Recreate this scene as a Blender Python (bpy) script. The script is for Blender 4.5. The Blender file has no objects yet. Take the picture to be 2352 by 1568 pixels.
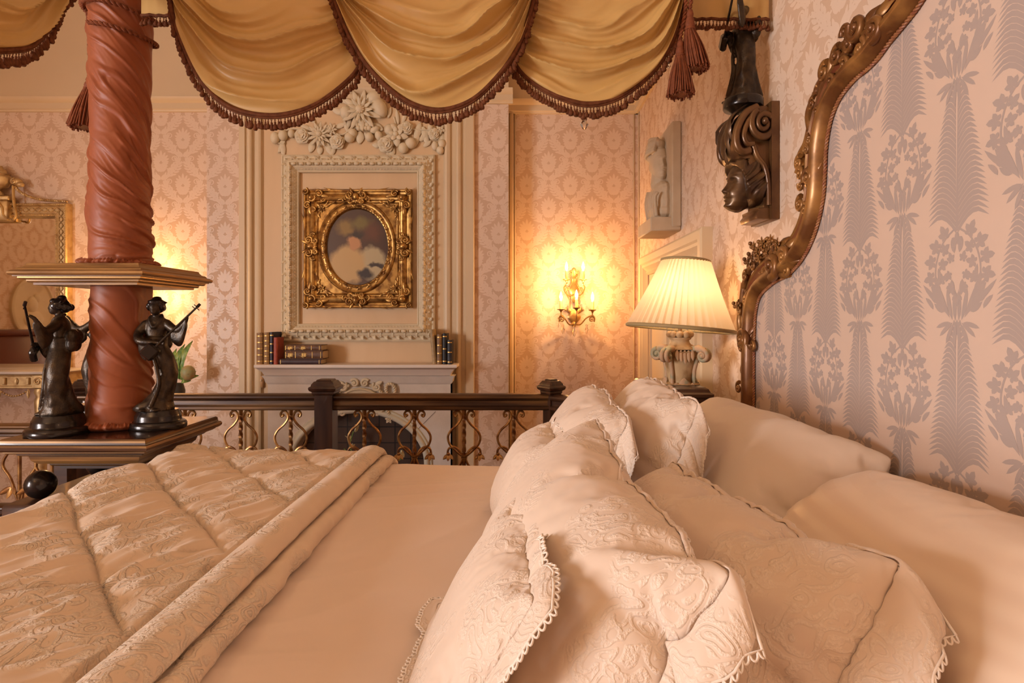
import bpy, math, random
import numpy as np
from mathutils import Vector, Matrix, noise as mnoise

PI = math.pi
SC = bpy.context.scene
COL = SC.collection
E = 1.62                      # eye height of the photographer
F, CX, CY = 1350.0, 1185.0, 735.0   # focal length and vanishing point in pixels of a 2352 wide frame
random.seed(7)
rng = np.random.RandomState(5)

def P(px, py, Y):
    return Vector(((px - CX) / F * Y, Y, E + (CY - py) / F * Y))
def PX(px, Y): return (px - CX) / F * Y
def PZ(py, Y): return E + (CY - py) / F * Y

# ------------------------------------------------------------------ mesh builder
class MB:
    def __init__(s):
        s.V = []; s.Fc = []; s.M = []
    def add(s, verts, faces, m=0, T=None):
        o = len(s.V)
        if T is not None:
            verts = [T @ Vector(v) for v in verts]
        s.V.extend([tuple(v) for v in verts])
        s.Fc.extend([tuple(i + o for i in f) for f in faces])
        s.M.extend([m] * len(faces))
        return s
    def join(s, other, T=None, m=None):
        o = len(s.V)
        vs = other.V if T is None else [tuple(T @ Vector(v)) for v in other.V]
        s.V.extend(vs)
        s.Fc.extend([tuple(i + o for i in f) for f in other.Fc])
        s.M.extend(other.M if m is None else [m] * len(other.Fc))
        return s
    def grid(s, A, cu=False, cv=False, m=0, T=None, capu=False, capv=False):
        A = np.asarray(A, dtype=float)
        nu, nv = A.shape[:2]
        fs = []
        for i in range(nu if cu else nu - 1):
            i2 = (i + 1) % nu
            for j in range(nv if cv else nv - 1):
                j2 = (j + 1) % nv
                fs.append((i * nv + j, i2 * nv + j, i2 * nv + j2, i * nv + j2))
        if capu and cv:
            fs.append(tuple(range(nv)))
            fs.append(tuple((nu - 1) * nv + j for j in reversed(range(nv))))
        return s.add(A.reshape(-1, 3).tolist(), fs, m, T)
    def box(s, x0, x1, y0, y1, z0, z1, m=0, T=None, bev=0.0):
        if bev <= 0:
            v = [(x, y, z) for z in (z0, z1) for y in (y0, y1) for x in (x0, x1)]
            f = [(0, 2, 3, 1), (4, 5, 7, 6), (0, 1, 5, 4), (2, 6, 7, 3), (0, 4, 6, 2), (1, 3, 7, 5)]
            return s.add(v, f, m, T)
        b = bev
        ring = lambda i, z: [(x0 + i, y0 + b, z), (x0 + b, y0 + i, z), (x1 - b, y0 + i, z), (x1 - i, y0 + b, z),
                             (x1 - i, y1 - b, z), (x1 - b, y1 - i, z), (x0 + b, y1 - i, z), (x0 + i, y1 - b, z)]
        rings = [ring(b * .999, z0), ring(0, z0 + b), ring(0, z1 - b), ring(b * .999, z1)]
        return s.grid(np.array(rings), cv=True, capu=True, m=m, T=T)
    def tube(s, pts, r, n=8, m=0, T=None, closed=False, caps=True, flat=1.0, ref=None):
        pts = [Vector(p) for p in pts]
        N = len(pts)
        if not hasattr(r, '__len__'): r = [r] * N
        tang = []
        for i in range(N):
            a = pts[i - 1] if (i > 0 or closed) else pts[i]
            b = pts[(i + 1) % N] if (i < N - 1 or closed) else pts[i]
            t = (b - a)
            tang.append(t.normalized() if t.length > 1e-9 else Vector((0, 0, 1)))
        nrm = Vector(ref) if ref is not None else (Vector((0, 0, 1)) if abs(tang[0].z) < .9 else Vector((1, 0, 0)))
        nrm = (nrm - tang[0] * nrm.dot(tang[0])).normalized()
        A = np.zeros((N, n, 3))
        for i in range(N):
            nrm = nrm - tang[i] * nrm.dot(tang[i])
            nrm = nrm.normalized() if nrm.length > 1e-9 else tang[i].orthogonal().normalized()
            b = tang[i].cross(nrm)
            for k in range(n):
                a = 2 * PI * k / n
                A[i, k] = pts[i] + (nrm * math.cos(a) * flat + b * math.sin(a)) * r[i]
        return s.grid(A, cu=closed, cv=True, m=m, T=T, capu=(caps and not closed))
    def lathe(s, prof, n=24, c=(0, 0, 0), m=0, T=None, sx=1.0, sy=1.0, cap=True):
        A = np.zeros((len(prof), n, 3))
        for i, (r, z) in enumerate(prof):
            for k in range(n):
                a = 2 * PI * k / n
                A[i, k] = (c[0] + r * math.cos(a) * sx, c[1] + r * math.sin(a) * sy, c[2] + z)
        return s.grid(A, cv=True, m=m, T=T, capu=cap)
    def ell(s, c, r, n=12, m=0, T=None, R=None):
        if not hasattr(r, '__len__'): r = (r, r, r)
        nu = max(4, n // 2 + 1)
        vs, fs = [], []
        c = Vector(c)
        def pt(x, y, z):
            v = Vector((x * r[0], y * r[1], z * r[2]))
            if R is not None: v = R @ v
            return c + v
        vs.append(pt(0, 0, -1))
        for i in range(1, nu):
            th = -PI / 2 + PI * i / nu
            for k in range(n):
                a = 2 * PI * k / n
                vs.append(pt(math.cos(th) * math.cos(a), math.cos(th) * math.sin(a), math.sin(th)))
        vs.append(pt(0, 0, 1))
        for k in range(n):
            k2 = (k + 1) % n
            fs.append((0, 1 + k2, 1 + k))
            for i in range(nu - 2):
                a = 1 + i * n
                fs.append((a + k, a + k2, a + n + k2, a + n + k))
            a = 1 + (nu - 2) * n
            fs.append((a + k, a + k2, len(vs) - 1))
        return s.add(vs, fs, m, T)
    def poly(s, pts, m=0, T=None):
        return s.add(pts, [tuple(range(len(pts)))], m, T)
    # --- relief vocabulary: local x right, y up, z out of the surface
    def leaf(s, L, W, h=.3, T=None, m=0, n=8, curl=0.0, bend=0.0, lobes=0, pw=.8):
        """domed leaf growing along +y"""
        k = 5
        A = np.zeros((n + 1, k, 3))
        for i in range(n + 1):
            t = i / n
            w = W * .5 * (math.sin(PI * min(1, t * .94 + .06)) ** pw)
            if lobes: w *= .78 + .22 * abs(math.cos(PI * lobes * t))
            for j in range(k):
                q = -1 + 2 * j / (k - 1)
                x = w * q + bend * L * t * t
                z = h * W * (1 - q * q) * (math.sin(PI * min(1, t * .9 + .08)) ** .6) * .5 + curl * L * t * t
                if abs(q) < .01: z -= .10 * W * h * 2
                A[i, j] = (x, L * t, z)
        return s.grid(A, m=m, T=T)
    def scroll(s, r0, turns, rad, T=None, m=0, n=8, seg=26, r1=.12, bulb=True, flat=1.0):
        """spiral in the xy plane starting at angle 0, radius r0, winding inwards"""
        pts, rr = [], []
        for i in range(seg + 1):
            t = i / seg
            a = 2 * PI * turns * t
            r = r0 * ((1 - t) ** 1.0 * (1 - r1) + r1)
            pts.append((r * math.cos(a), r * math.sin(a), rad * .4 * t))
            rr.append(rad * (1 - .55 * t))
        s.tube(pts, rr, n=n, m=m, T=T, flat=flat)
        if bulb:
            s.ell(pts[-1], rad * .95, n=8, m=m, T=T)
        return s
    def flower(s, R, T=None, m=0, petals=8, layers=2, tilt=.5, center=True, W=None):
        for l in range(layers):
            rr = R * (1 - .36 * l)
            for k in range(petals):
                a = 2 * PI * (k + .5 * l) / petals
                Tm = Matrix.Rotation(a, 4, 'Z') @ Matrix.Translation((0, rr * .12, R * .10 * (l + 1))) @ Matrix.Rotation(tilt * (.35 + .6 * l), 4, 'X')
                s.leaf(rr * .95, (W or 2.6 / petals) * rr * 1.15, .55, (T @ Tm) if T is not None else Tm, m, n=6, curl=-.10)
        if center:
            s.ell((0, 0, R * .3), (R * .24, R * .24, R * .2), n=8, m=m, T=T)
        return s
    def rose(s, R, T=None, m=0):
        for l, (rad, k, tl) in enumerate([(1, 5, .35), (.78, 5, .75), (.52, 4, 1.1), (.3, 3, 1.35)]):
            for i in range(k):
                a = 2 * PI * i / k + l * .7
                Tm = Matrix.Rotation(a, 4, 'Z') @ Matrix.Translation((0, R * .1 * (l < 3), R * .1 * l)) @ Matrix.Rotation(tl * .75, 4, 'X')
                s.leaf(R * (rad * .5 + .45), R * (.62 + .5 * rad), .5, (T @ Tm) if T is not None else Tm, m, n=6, curl=-.15, pw=.5)
        s.ell((0, 0, R * .35), (R * .2, R * .2, R * .3), n=8, m=m, T=T)
        return s
    def build(s, name, mats, parent=None, smooth=True, angle=45, origin=None, rel=True):
        me = bpy.data.meshes.new(name)
        V = np.array(s.V, dtype=float)
        if origin is not None: V = V - np.array(origin)
        elif parent is not None and rel:
            V = V - np.array(root_loc(parent))
        me.from_pydata(V.tolist(), [], s.Fc)
        if not isinstance(mats, (list, tuple)): mats = [mats]
        for mt in mats: me.materials.append(mt)
        if len(mats) > 1: me.polygons.foreach_set('material_index', s.M)
        if smooth:
            me.polygons.foreach_set('use_smooth', [True] * len(me.polygons))
            if angle < 179: me.set_sharp_from_angle(angle=math.radians(angle))
        me.update()
        o = bpy.data.objects.new(name, me)
        COL.objects.link(o)
        if origin is not None: o.location = origin
        if parent is not None: o.parent = parent
        return o

def root_loc(o):
    while o.parent is not None: o = o.parent
    return tuple(o.location)

def tag(o, label=None, cat=None, group=None, kind=None):
    if label: o['label'] = label
    if cat: o['category'] = cat
    if group: o['group'] = group
    if kind: o['kind'] = kind
    return o
def thing(name, label, cat, loc=(0, 0, 0), rz=0, group=None):
    o = bpy.data.objects.new(name, None)
    COL.objects.link(o)
    o.empty_display_size = .05
    o.location = loc
    o.rotation_euler = (0, 0, rz)
    return tag(o, label, cat, group)
def copy_tree(o, parent=None):
    c = o.copy()
    COL.objects.link(c)
    c.parent = parent
    for ch in list(o.children): copy_tree(ch, c)
    return c
def struct(mb, name, mats, parent=None, **k):
    o = mb.build(name, mats, parent, **k)
    if parent is None: tag(o, kind='structure')
    return o

T_ = Matrix.Translation
def RX(a): return Matrix.Rotation(a, 4, 'X')
def RY(a): return Matrix.Rotation(a, 4, 'Y')
def RZ(a): return Matrix.Rotation(a, 4, 'Z')
def S_(x, y=None, z=None):
    y = x if y is None else y; z = x if z is None else z
    return Matrix.Diagonal((x, y, z, 1))
# relief frames: local (x right, y up, z towards the viewer)
def on_back(X, Y, Z):     # surface facing -Y
    return Matrix(((1, 0, 0, X), (0, 0, -1, Y), (0, 1, 0, Z), (0, 0, 0, 1)))
def on_right(X, Y, Z):    # surface facing -X ; local x points to -Y
    return Matrix(((0, 0, -1, X), (-1, 0, 0, Y), (0, 1, 0, Z), (0, 0, 0, 1)))

def cr(pts, n=8, closed=False):
    """Catmull-Rom through points"""
    pts = [Vector(p) if len(p) == 3 else Vector((p[0], p[1], 0)) for p in pts]
    N = len(pts); out = []
    rngi = range(N if closed else N - 1)
    for i in rngi:
        p0 = pts[(i - 1) % N] if (closed or i > 0) else pts[0] * 2 - pts[1]
        p1 = pts[i]; p2 = pts[(i + 1) % N]
        p3 = pts[(i + 2) % N] if (closed or i + 2 < N) else pts[-1] * 2 - pts[-2]
        for k in range(n):
            t = k / n
            out.append(.5 * ((2 * p1) + (p2 - p0) * t + (2 * p0 - 5 * p1 + 4 * p2 - p3) * t * t + (3 * p1 - p0 - 3 * p2 + p3) * t ** 3))
    if not closed: out.append(pts[-1])
    return out
def interp(xs, ys, x): return float(np.interp(x, xs, ys))
def fbm(x, y, z, o=3):
    s = 0; a = 1
    for i in range(o):
        s += a * mnoise.noise((x, y, z)); a *= .5; x *= 2.03; y *= 2.03; z *= 2.03
    return s
def rope(mb, pts, r, pitch, T=None, m=0, strands=2, n=6, dens=1):
    """twisted cord along a polyline"""
    pts = [Vector(p) for p in pts]
    L = [0]
    for a, b in zip(pts, pts[1:]): L.append(L[-1] + (b - a).length)
    tot = L[-1]
    cnt = max(6, int(tot / pitch * 8 * dens))
    arr = np.array([tuple(p) for p in pts])
    q = [Vector((np.interp(tot * i / cnt, L, arr[:, 0]), np.interp(tot * i / cnt, L, arr[:, 1]), np.interp(tot * i / cnt, L, arr[:, 2]))) for i in range(cnt + 1)]
    nr = None
    frames = []
    for i in range(cnt + 1):
        t = (q[min(cnt, i + 1)] - q[max(0, i - 1)]).normalized()
        if nr is None: nr = t.orthogonal().normalized()
        nr = (nr - t * nr.dot(t)).normalized()
        frames.append((nr.copy(), t.cross(nr)))
    for sidx in range(strands):
        ph = 2 * PI * sidx / strands
        path = []
        for i in range(cnt + 1):
            a = ph + 2 * PI * (tot * i / cnt) / pitch
            path.append(q[i] + (frames[i][0] * math.cos(a) + frames[i][1] * math.sin(a)) * r * .5)
        mb.tube(path, r * .62, n=n, m=m, T=T)
    return mb
def moulding_rect(mb, x0, x1, z0, z1, prof, T=None, m=0, sub=1):
    """mitred rectangular frame: prof = [(inset, height)], local x,y plane"""
    A = []
    for (d, h) in prof:
        c = [(x0 + d, z0 + d, h), (x1 - d, z0 + d, h), (x1 - d, z1 - d, h), (x0 + d, z1 - d, h)]
        A.append(c)
    mb.grid(np.array(A), cv=True, m=m, T=T)
    return mb
def extrude_prof(mb, prof, p0, p1, out, up, m=0, caps=True):
    """prof [(o,u)] swept straight from p0 to p1"""
    p0 = Vector(p0); p1 = Vector(p1); out = Vector(out); up = Vector(up)
    A = [[p0 + out * o + up * u for (o, u) in prof], [p1 + out * o + up * u for (o, u) in prof]]
    mb.grid(np.array([[tuple(v) for v in r] for r in A]), cv=True, m=m, capu=caps)
    return mb
def bake(o, mods):
    """apply modifiers given as (type, {settings})"""
    for t, st in mods:
        md = o.modifiers.new(t, t)
        for k, v in st.items(): setattr(md, k, v)
    dg = bpy.context.evaluated_depsgraph_get()
    dg.update()
    me = bpy.data.meshes.new_from_object(o.evaluated_get(dg))
    o.modifiers.clear()
    old = o.data
    o.data = me
    me.name = old.name
    bpy.data.meshes.remove(old)
    me.polygons.foreach_set('use_smooth', [True] * len(me.polygons))
    me.update()
    return o
def sculpt(mb, name, mat, parent, voxel, smooth=4, rel=True):
    o = mb.build(name, mat, parent, rel=rel)
    return bake(o, [('REMESH', dict(mode='VOXEL', voxel_size=voxel, use_smooth_shade=True)), ('SMOOTH', dict(factor=.5, iterations=smooth))])
# ------------------------------------------------------------------ materials
def mat(name, col, rough=.5, metal=0.0, var=None, vscale=6.0, vstretch=(1, 1, 1), bump=None, sheen=0.0, spec=.5, coat=0.0,
        trans=0.0, ior=1.45, emit=None, estr=0.0, bump2=None, vrange=(.35, .65), detail=4.0, sub=0.0, aniso=None):
    m = bpy.data.materials.new(name)
    m.use_nodes = True
    nt = m.node_tree
    b = nt.nodes['Principled BSDF']
    def setv(k, v):
        if k in b.inputs: b.inputs[k].default_value = v
    setv('Base Color', (*col, 1)); setv('Roughness', rough); setv('Metallic', metal)
    setv('Sheen Weight', sheen); setv('Specular IOR Level', spec); setv('Coat Weight', coat)
    setv('Transmission Weight', trans); setv('IOR', ior)
    if emit is not None:
        setv('Emission Color', (*emit, 1)); setv('Emission Strength', estr)
    tc = nt.nodes.new('ShaderNodeTexCoord')
    if var is not None:
        mp = nt.nodes.new('ShaderNodeMapping'); mp.inputs['Scale'].default_value = vstretch
        nz = nt.nodes.new('ShaderNodeTexNoise'); nz.inputs['Scale'].default_value = vscale; nz.inputs['Detail'].default_value = detail
        rp = nt.nodes.new('ShaderNodeMapRange'); rp.inputs['From Min'].default_value = vrange[0]; rp.inputs['From Max'].default_value = vrange[1]
        mx = nt.nodes.new('ShaderNodeMix'); mx.data_type = 'RGBA'
        mx.inputs['A'].default_value = (*col, 1); mx.inputs['B'].default_value = (*var, 1)
        nt.links.new(tc.outputs['Object'], mp.inputs['Vector']); nt.links.new(mp.outputs['Vector'], nz.inputs['Vector'])
        nt.links.new(nz.outputs['Fac'], rp.inputs['Value']); nt.links.new(rp.outputs['Result'], mx.inputs['Factor'])
        nt.links.new(mx.outputs['Result'], b.inputs['Base Color'])
    prev = None
    for bp in (bump, bump2):
        if bp is None: continue
        sc, st, dist, stretch = bp
        mp = nt.nodes.new('ShaderNodeMapping'); mp.inputs['Scale'].default_value = stretch
        nz = nt.nodes.new('ShaderNodeTexNoise'); nz.inputs['Scale'].default_value = sc; nz.inputs['Detail'].default_value = 5
        bn = nt.nodes.new('ShaderNodeBump'); bn.inputs['Strength'].default_value = st; bn.inputs['Distance'].default_value = dist
        nt.links.new(tc.outputs['Object'], mp.inputs['Vector']); nt.links.new(mp.outputs['Vector'], nz.inputs['Vector'])
        nt.links.new(nz.outputs['Fac'], bn.inputs['Height'])
        if prev is not None: nt.links.new(prev.outputs['Normal'], bn.inputs['Normal'])
        prev = bn
    if prev is not None: nt.links.new(prev.outputs['Normal'], b.inputs['Normal'])
    m.diffuse_color = (*col, 1)
    return m

ONE = (1, 1, 1)
M = {}
M['paper'] = mat('wallpaper_ground', (.60, .405, .275), .55, var=(.63, .435, .305), vscale=1.5, spec=.35)
M['paper_fig'] = mat('wallpaper_figure', (.715, .535, .405), .38, var=(.735, .56, .43), vscale=1.5, spec=.45)
M['cream'] = mat('cream_paint', (.68, .52, .33), .5, var=(.64, .48, .30), vscale=1.2, bump=(60, .05, .002, ONE))
M['panel'] = mat('panel_paint', (.65, .445, .25), .5, var=(.68, .475, .275), vscale=3, vstretch=(3, 1, .5), bump=(30, .05, .002, (1, 1, .1)))
M['plaster'] = mat('plaster_relief_paint', (.66, .54, .36), .55, var=(.70, .58, .40), vscale=12, bump=(90, .12, .002, ONE))
M['stone'] = mat('white_stone', (.70, .62, .54), .75, var=(.64, .56, .48), vscale=9, bump=(70, .35, .004, ONE), bump2=(14, .15, .01, ONE))
M['stone_smooth'] = mat('painted_stone_shelf', (.72, .60, .50), .5, bump=(40, .05, .002, ONE))
M['joint'] = mat('joint_line', (.36, .30, .25), .8)
M['ceiling'] = mat('ceiling_paint', (.74, .62, .46), .8, bump=(30, .05, .002, ONE))
M['carpet'] = mat('carpet', (.28, .14, .09), .95, var=(.22, .10, .07), vscale=40, bump=(300, .4, .004, ONE))
M['wood'] = mat('dark_mahogany', (.030, .012, .007), .32, var=(.075, .030, .013), vscale=9, vstretch=(.25, 3, 3), spec=.5, coat=.25, bump=(60, .06, .001, (.1, 1, 1)))
M['wood_v'] = mat('dark_mahogany_upright', (.030, .012, .007), .32, var=(.070, .028, .013), vscale=9, vstretch=(3, 3, .25), spec=.5, coat=.25)
M['woodgilt'] = mat('mahogany_rubbed_gold', (.040, .016, .008), .34, metal=.3, var=(.20, .095, .03), vscale=5, vstretch=(.3, .3, 5), spec=.5, vrange=(.42, .72), coat=.15)
M['platgilt'] = mat('platform_rubbed_gold', (.075, .030, .011), .36, metal=.4, var=(.36, .19, .062), vscale=4, vstretch=(.4, .4, 9), vrange=(.42, .64), coat=.1)
M['giltbead'] = mat('rubbed_gold_bead', (.33, .175, .058), .34, metal=.55, var=(.13, .058, .02), vscale=7, vstretch=(.5, .5, 6), vrange=(.45, .7))
M['polished'] = mat('polished_dark_top', (.022, .009, .006), .16, coat=.4, var=(.04, .016, .009), vscale=5, vstretch=(1, 6, 1))
M['iron'] = mat('gilt_iron', (.20, .085, .032), .36, metal=.75, var=(.46, .25, .085), vscale=22, vrange=(.4, .65), bump=(120, .1, .001, ONE))
M['gold'] = mat('gilt_frame_gold', (.50, .28, .08), .36, metal=.8, var=(.17, .075, .022), vscale=24, vrange=(.42, .66), bump=(180, .25, .0015, ONE))
M['palegold'] = mat('pale_gilt', (.60, .42, .20), .42, metal=.6, var=(.42, .26, .11), vscale=22, vrange=(.45, .7), bump=(160, .2, .001, ONE))
M['carved'] = mat('carved_gilt_walnut', (.15, .056, .016), .36, metal=.4, var=(.36, .17, .046), vscale=11, vrange=(.42, .66), bump=(80, .15, .0015, ONE), coat=.1)
M['carved_red'] = mat('carved_red_bole', (.24, .064, .026), .4, metal=.15, var=(.30, .12, .045), vscale=14, vrange=(.42, .7))
M['bronze'] = mat('dark_bronze', (.028, .018, .012), .36, metal=.55, var=(.062, .038, .020), vscale=40, bump=(260, .55, .0015, ONE), bump2=(90, .35, .002, ONE), coat=.05)
M['bronze_smooth'] = mat('dark_bronze_smooth', (.022, .015, .012), .24, metal=.5, coat=.25)
M['bracket'] = mat('bronzed_bracket', (.10, .042, .016), .36, metal=.45, var=(.22, .105, .035), vscale=9, vrange=(.4, .68), coat=.2, bump=(60, .1, .001, ONE))
M['bracket_dark'] = mat('dark_bronzed_head', (.062, .030, .015), .34, metal=.5, var=(.16, .08, .028), vscale=12, vrange=(.42, .7), coat=.2)
M['terracotta'] = mat('terracotta_silk', (.25, .060, .018), .5, var=(.29, .074, .023), vscale=5, sheen=.05, bump=(220, .08, .001, (1, 1, .3)))
M['swag'] = mat('gold_silk', (.54, .325, .105), .40, var=(.60, .38, .14), vscale=3, sheen=.0, bump=(200, .10, .001, (.3, 1, 1.5)), spec=.6)
M['fringe'] = mat('brown_fringe', (.095, .028, .010), .75, var=(.16, .052, .02), vscale=60, sheen=.0, spec=.2, bump=(300, .4, .002, (1, 1, .15)))
M['cord'] = mat('russet_cord', (.23, .066, .026), .65, var=(.15, .042, .017), vscale=60, spec=.25)
M['linen'] = mat('plain_linen', (.74, .61, .50), .62, var=(.77, .64, .54), vscale=4, sheen=.15, bump=(420, .06, .0006, ONE), spec=.3)
M['linen_warm'] = mat('sheet_cotton', (.74, .59, .485), .60, var=(.77, .62, .52), vscale=3, sheen=.15, bump=(420, .05, .0006, ONE), spec=.3)
M['lace_edge'] = mat('lace_edging', (.84, .73, .63), .75, var=(.78, .66, .56), vscale=90, bump=(300, .5, .001, ONE))
M['shade_trim'] = mat('shade_braid', (.36, .26, .12), .7, bump=(200, .3, .001, ONE))
M['lampbase'] = mat('distressed_carved_wood', (.50, .34, .18), .65, var=(.27, .15, .06), vscale=16, bump=(90, .35, .002, ONE), vrange=(.45, .62))
M['lampbase_red'] = mat('distressed_rose_paint', (.46, .29, .17), .65, var=(.30, .27, .17), vscale=24, bump=(90, .35, .002, ONE), vrange=(.5, .6))
M['hb_ground'] = mat('headboard_damask_ground', (.57, .42, .33), .52, var=(.60, .445, .355), vscale=2, spec=.35, sheen=.1)
M['hb_fig'] = mat('headboard_damask_figure', (.375, .297, .262), .45, var=(.395, .315, .28), vscale=2, spec=.4)
M['glass'] = mat('clear_crystal', (.95, .93, .9), .02, trans=1.0, ior=1.5)
M['mirror'] = mat('mirror_silver', (.86, .80, .70), .03, metal=1.0)
M['bulb'] = mat('glowing_bulb', (1, .9, .7), .4, emit=(1.0, .72, .38), estr=22)
M['candle'] = mat('drip_candle_sleeve', (.60, .36, .15), .5, var=(.48, .25, .09), vscale=40)
M['sconce'] = mat('sconce_brass', (.52, .34, .13), .32, metal=.8, var=(.36, .21, .07), vscale=40)
M['page'] = mat('book_pages', (.62, .47, .28), .8, bump=(200, .4, .001, (1, 1, 8)))
M['gilt_line'] = mat('gilt_tooling', (.60, .36, .11), .4, metal=.7)
M['leaf'] = mat('green_leaf', (.10, .22, .05), .42, var=(.30, .38, .08), vscale=14, vstretch=(6, 6, .6), vrange=(.45, .6))
M['bud'] = mat('flower_bud', (.30, .33, .16), .5, var=(.45, .30, .12), vscale=20)
M['lily'] = mat('cream_lily', (.66, .60, .38), .5)
M['plaque'] = mat('aged_plaster', (.50, .37, .24), .65, var=(.56, .43, .29), vscale=10, bump=(60, .2, .003, ONE))
M['chrome'] = mat('steel', (.5, .5, .5), .25, metal=1)
M['darkvoid'] = mat('soot', (.018, .012, .010), .9)

# dark glazed tiles of the hearth
def tile_mat():
    m = bpy.data.materials.new('hearth_tiles'); m.use_nodes = True
    nt = m.node_tree; b = nt.nodes['Principled BSDF']; b.inputs['Roughness'].default_value = .35
    tc = nt.nodes.new('ShaderNodeTexCoord'); mp = nt.nodes.new('ShaderNodeMapping')
    mp.inputs['Rotation'].default_value = (PI / 2, 0, 0)
    br = nt.nodes.new('ShaderNodeTexBrick'); br.offset = 0
    br.inputs['Color1'].default_value = (.060, .034, .022, 1); br.inputs['Color2'].default_value = (.085, .046, .028, 1); br.inputs['Mortar'].default_value = (.012, .008, .006, 1)
    br.inputs['Scale'].default_value = 1; br.inputs['Brick Width'].default_value = .11; br.inputs['Row Height'].default_value = .11; br.inputs['Mortar Size'].default_value = .004
    nt.links.new(tc.outputs['Object'], mp.inputs['Vector']); nt.links.new(mp.outputs['Vector'], br.inputs['Vector'])
    nt.links.new(br.outputs['Color'], b.inputs['Base Color'])
    return m
M['tile'] = tile_mat()

# embroidered linen: raised scrolling cords on a plain ground
def lace_mat(name, base, lift, s=9.0, strength=.42, stripe=0.0):
    m = bpy.data.materials.new(name); m.use_nodes = True
    nt = m.node_tree; N = nt.nodes; L = nt.links
    b = N['Principled BSDF']; b.inputs['Roughness'].default_value = .68; b.inputs['Sheen Weight'].default_value = .2; b.inputs['Specular IOR Level'].default_value = .3
    tc = N.new('ShaderNodeTexCoord')
    n1 = N.new('ShaderNodeTexNoise'); n1.inputs['Scale'].default_value = s * .55; n1.inputs['Detail'].default_value = 1.2
    mk = N.new('ShaderNodeMapRange'); mk.inputs['From Min'].default_value = .47; mk.inputs['From Max'].default_value = .53
    # warp the coordinates to get curling cords
    nw = N.new('ShaderNodeTexNoise'); nw.inputs['Scale'].default_value = s * .8; nw.inputs['Detail'].default_value = 2
    vm = N.new('ShaderNodeMix'); vm.data_type = 'VECTOR'; vm.inputs['Factor'].default_value = .14
    vo = N.new('ShaderNodeTexVoronoi'); vo.feature = 'SMOOTH_F1'; vo.inputs['Scale'].default_value = s * 2.6; vo.inputs['Smoothness'].default_value = .15
    mu = N.new('ShaderNodeMath'); mu.operation = 'MULTIPLY'; mu.inputs[1].default_value = 19
    sn = N.new('ShaderNodeMath'); sn.operation = 'SINE'
    rg = N.new('ShaderNodeMapRange'); rg.inputs['From Min'].default_value = -.55; rg.inputs['From Max'].default_value = .55
    fz = N.new('ShaderNodeTexNoise'); fz.inputs['Scale'].default_value = s * 22; fz.inputs['Detail'].default_value = 3
    fr = N.new('ShaderNodeMath'); fr.operation = 'MULTIPLY_ADD'; fr.inputs[1].default_value = 1.9; fr.inputs[2].default_value = -.25
    ad = N.new('ShaderNodeMath'); ad.operation = 'MULTIPLY'
    hm = N.new('ShaderNodeMath'); hm.operation = 'MULTIPLY'
    bn = N.new('ShaderNodeBump'); bn.inputs['Strength'].default_value = strength; bn.inputs['Distance'].default_value = .0045
    mx = N.new('ShaderNodeMix'); mx.data_type = 'RGBA'; mx.inputs['A'].default_value = (*base, 1); mx.inputs['B'].default_value = (*lift, 1)
    L.new(tc.outputs['Object'], n1.inputs['Vector']); L.new(n1.outputs['Fac'], mk.inputs['Value'])
    L.new(tc.outputs['Object'], nw.inputs['Vector'])
    L.new(tc.outputs['Object'], vm.inputs['A']); L.new(nw.outputs['Color'], vm.inputs['B'])
    L.new(vm.outputs['Result'], vo.inputs['Vector'])
    L.new(vo.outputs['Distance'], mu.inputs[0]); L.new(mu.outputs[0], sn.inputs[0]); L.new(sn.outputs[0], rg.inputs['Value'])
    L.new(tc.outputs['Object'], fz.inputs['Vector']); L.new(fz.outputs['Fac'], fr.inputs[0])
    L.new(rg.outputs['Result'], ad.inputs[0]); L.new(fr.outputs[0], ad.inputs[1])
    L.new(ad.outputs[0], hm.inputs[0]); L.new(mk.outputs['Result'], hm.inputs[1])
    L.new(hm.outputs[0], bn.inputs['Height']); L.new(bn.outputs['Normal'], b.inputs['Normal'])
    L.new(hm.outputs[0], mx.inputs['Factor']); L.new(mx.outputs['Result'], b.inputs['Base Color'])
    return m
M['lace'] = lace_mat('embroidered_linen', (.70, .55, .435), (.78, .635, .515), 14)
M['quilt'] = lace_mat('embroidered_quilt', (.68, .52, .385), (.78, .64, .50), 11, .8)

def stripe_mat():
    m = mat('striped_sateen', (.78, .60, .46), .45, sheen=.15, spec=.4)
    nt = m.node_tree; b = nt.nodes['Principled BSDF']
    tc = nt.nodes.new('ShaderNodeTexCoord'); w = nt.nodes.new('ShaderNodeTexWave'); w.wave_type = 'BANDS'; w.bands_direction = 'Z'
    w.inputs['Scale'].default_value = 14; w.inputs['Distortion'].default_value = .15
    mr = nt.nodes.new('ShaderNodeMapRange'); mr.inputs['From Min'].default_value = .45; mr.inputs['From Max'].default_value = .55
    mr.inputs['To Min'].default_value = .36; mr.inputs['To Max'].default_value = .58
    mx = nt.nodes.new('ShaderNodeMix'); mx.data_type = 'RGBA'; mx.inputs['A'].default_value = (.80, .63, .49, 1); mx.inputs['B'].default_value = (.76, .585, .45, 1)
    nt.links.new(tc.outputs['Object'], w.inputs['Vector']); nt.links.new(w.outputs['Fac'], mr.inputs['Value'])
    nt.links.new(mr.outputs['Result'], b.inputs['Roughness']); nt.links.new(w.outputs['Fac'], mx.inputs['Factor']); nt.links.new(mx.outputs['Result'], b.inputs['Base Color'])
    return m
M['stripe'] = stripe_mat()

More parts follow.
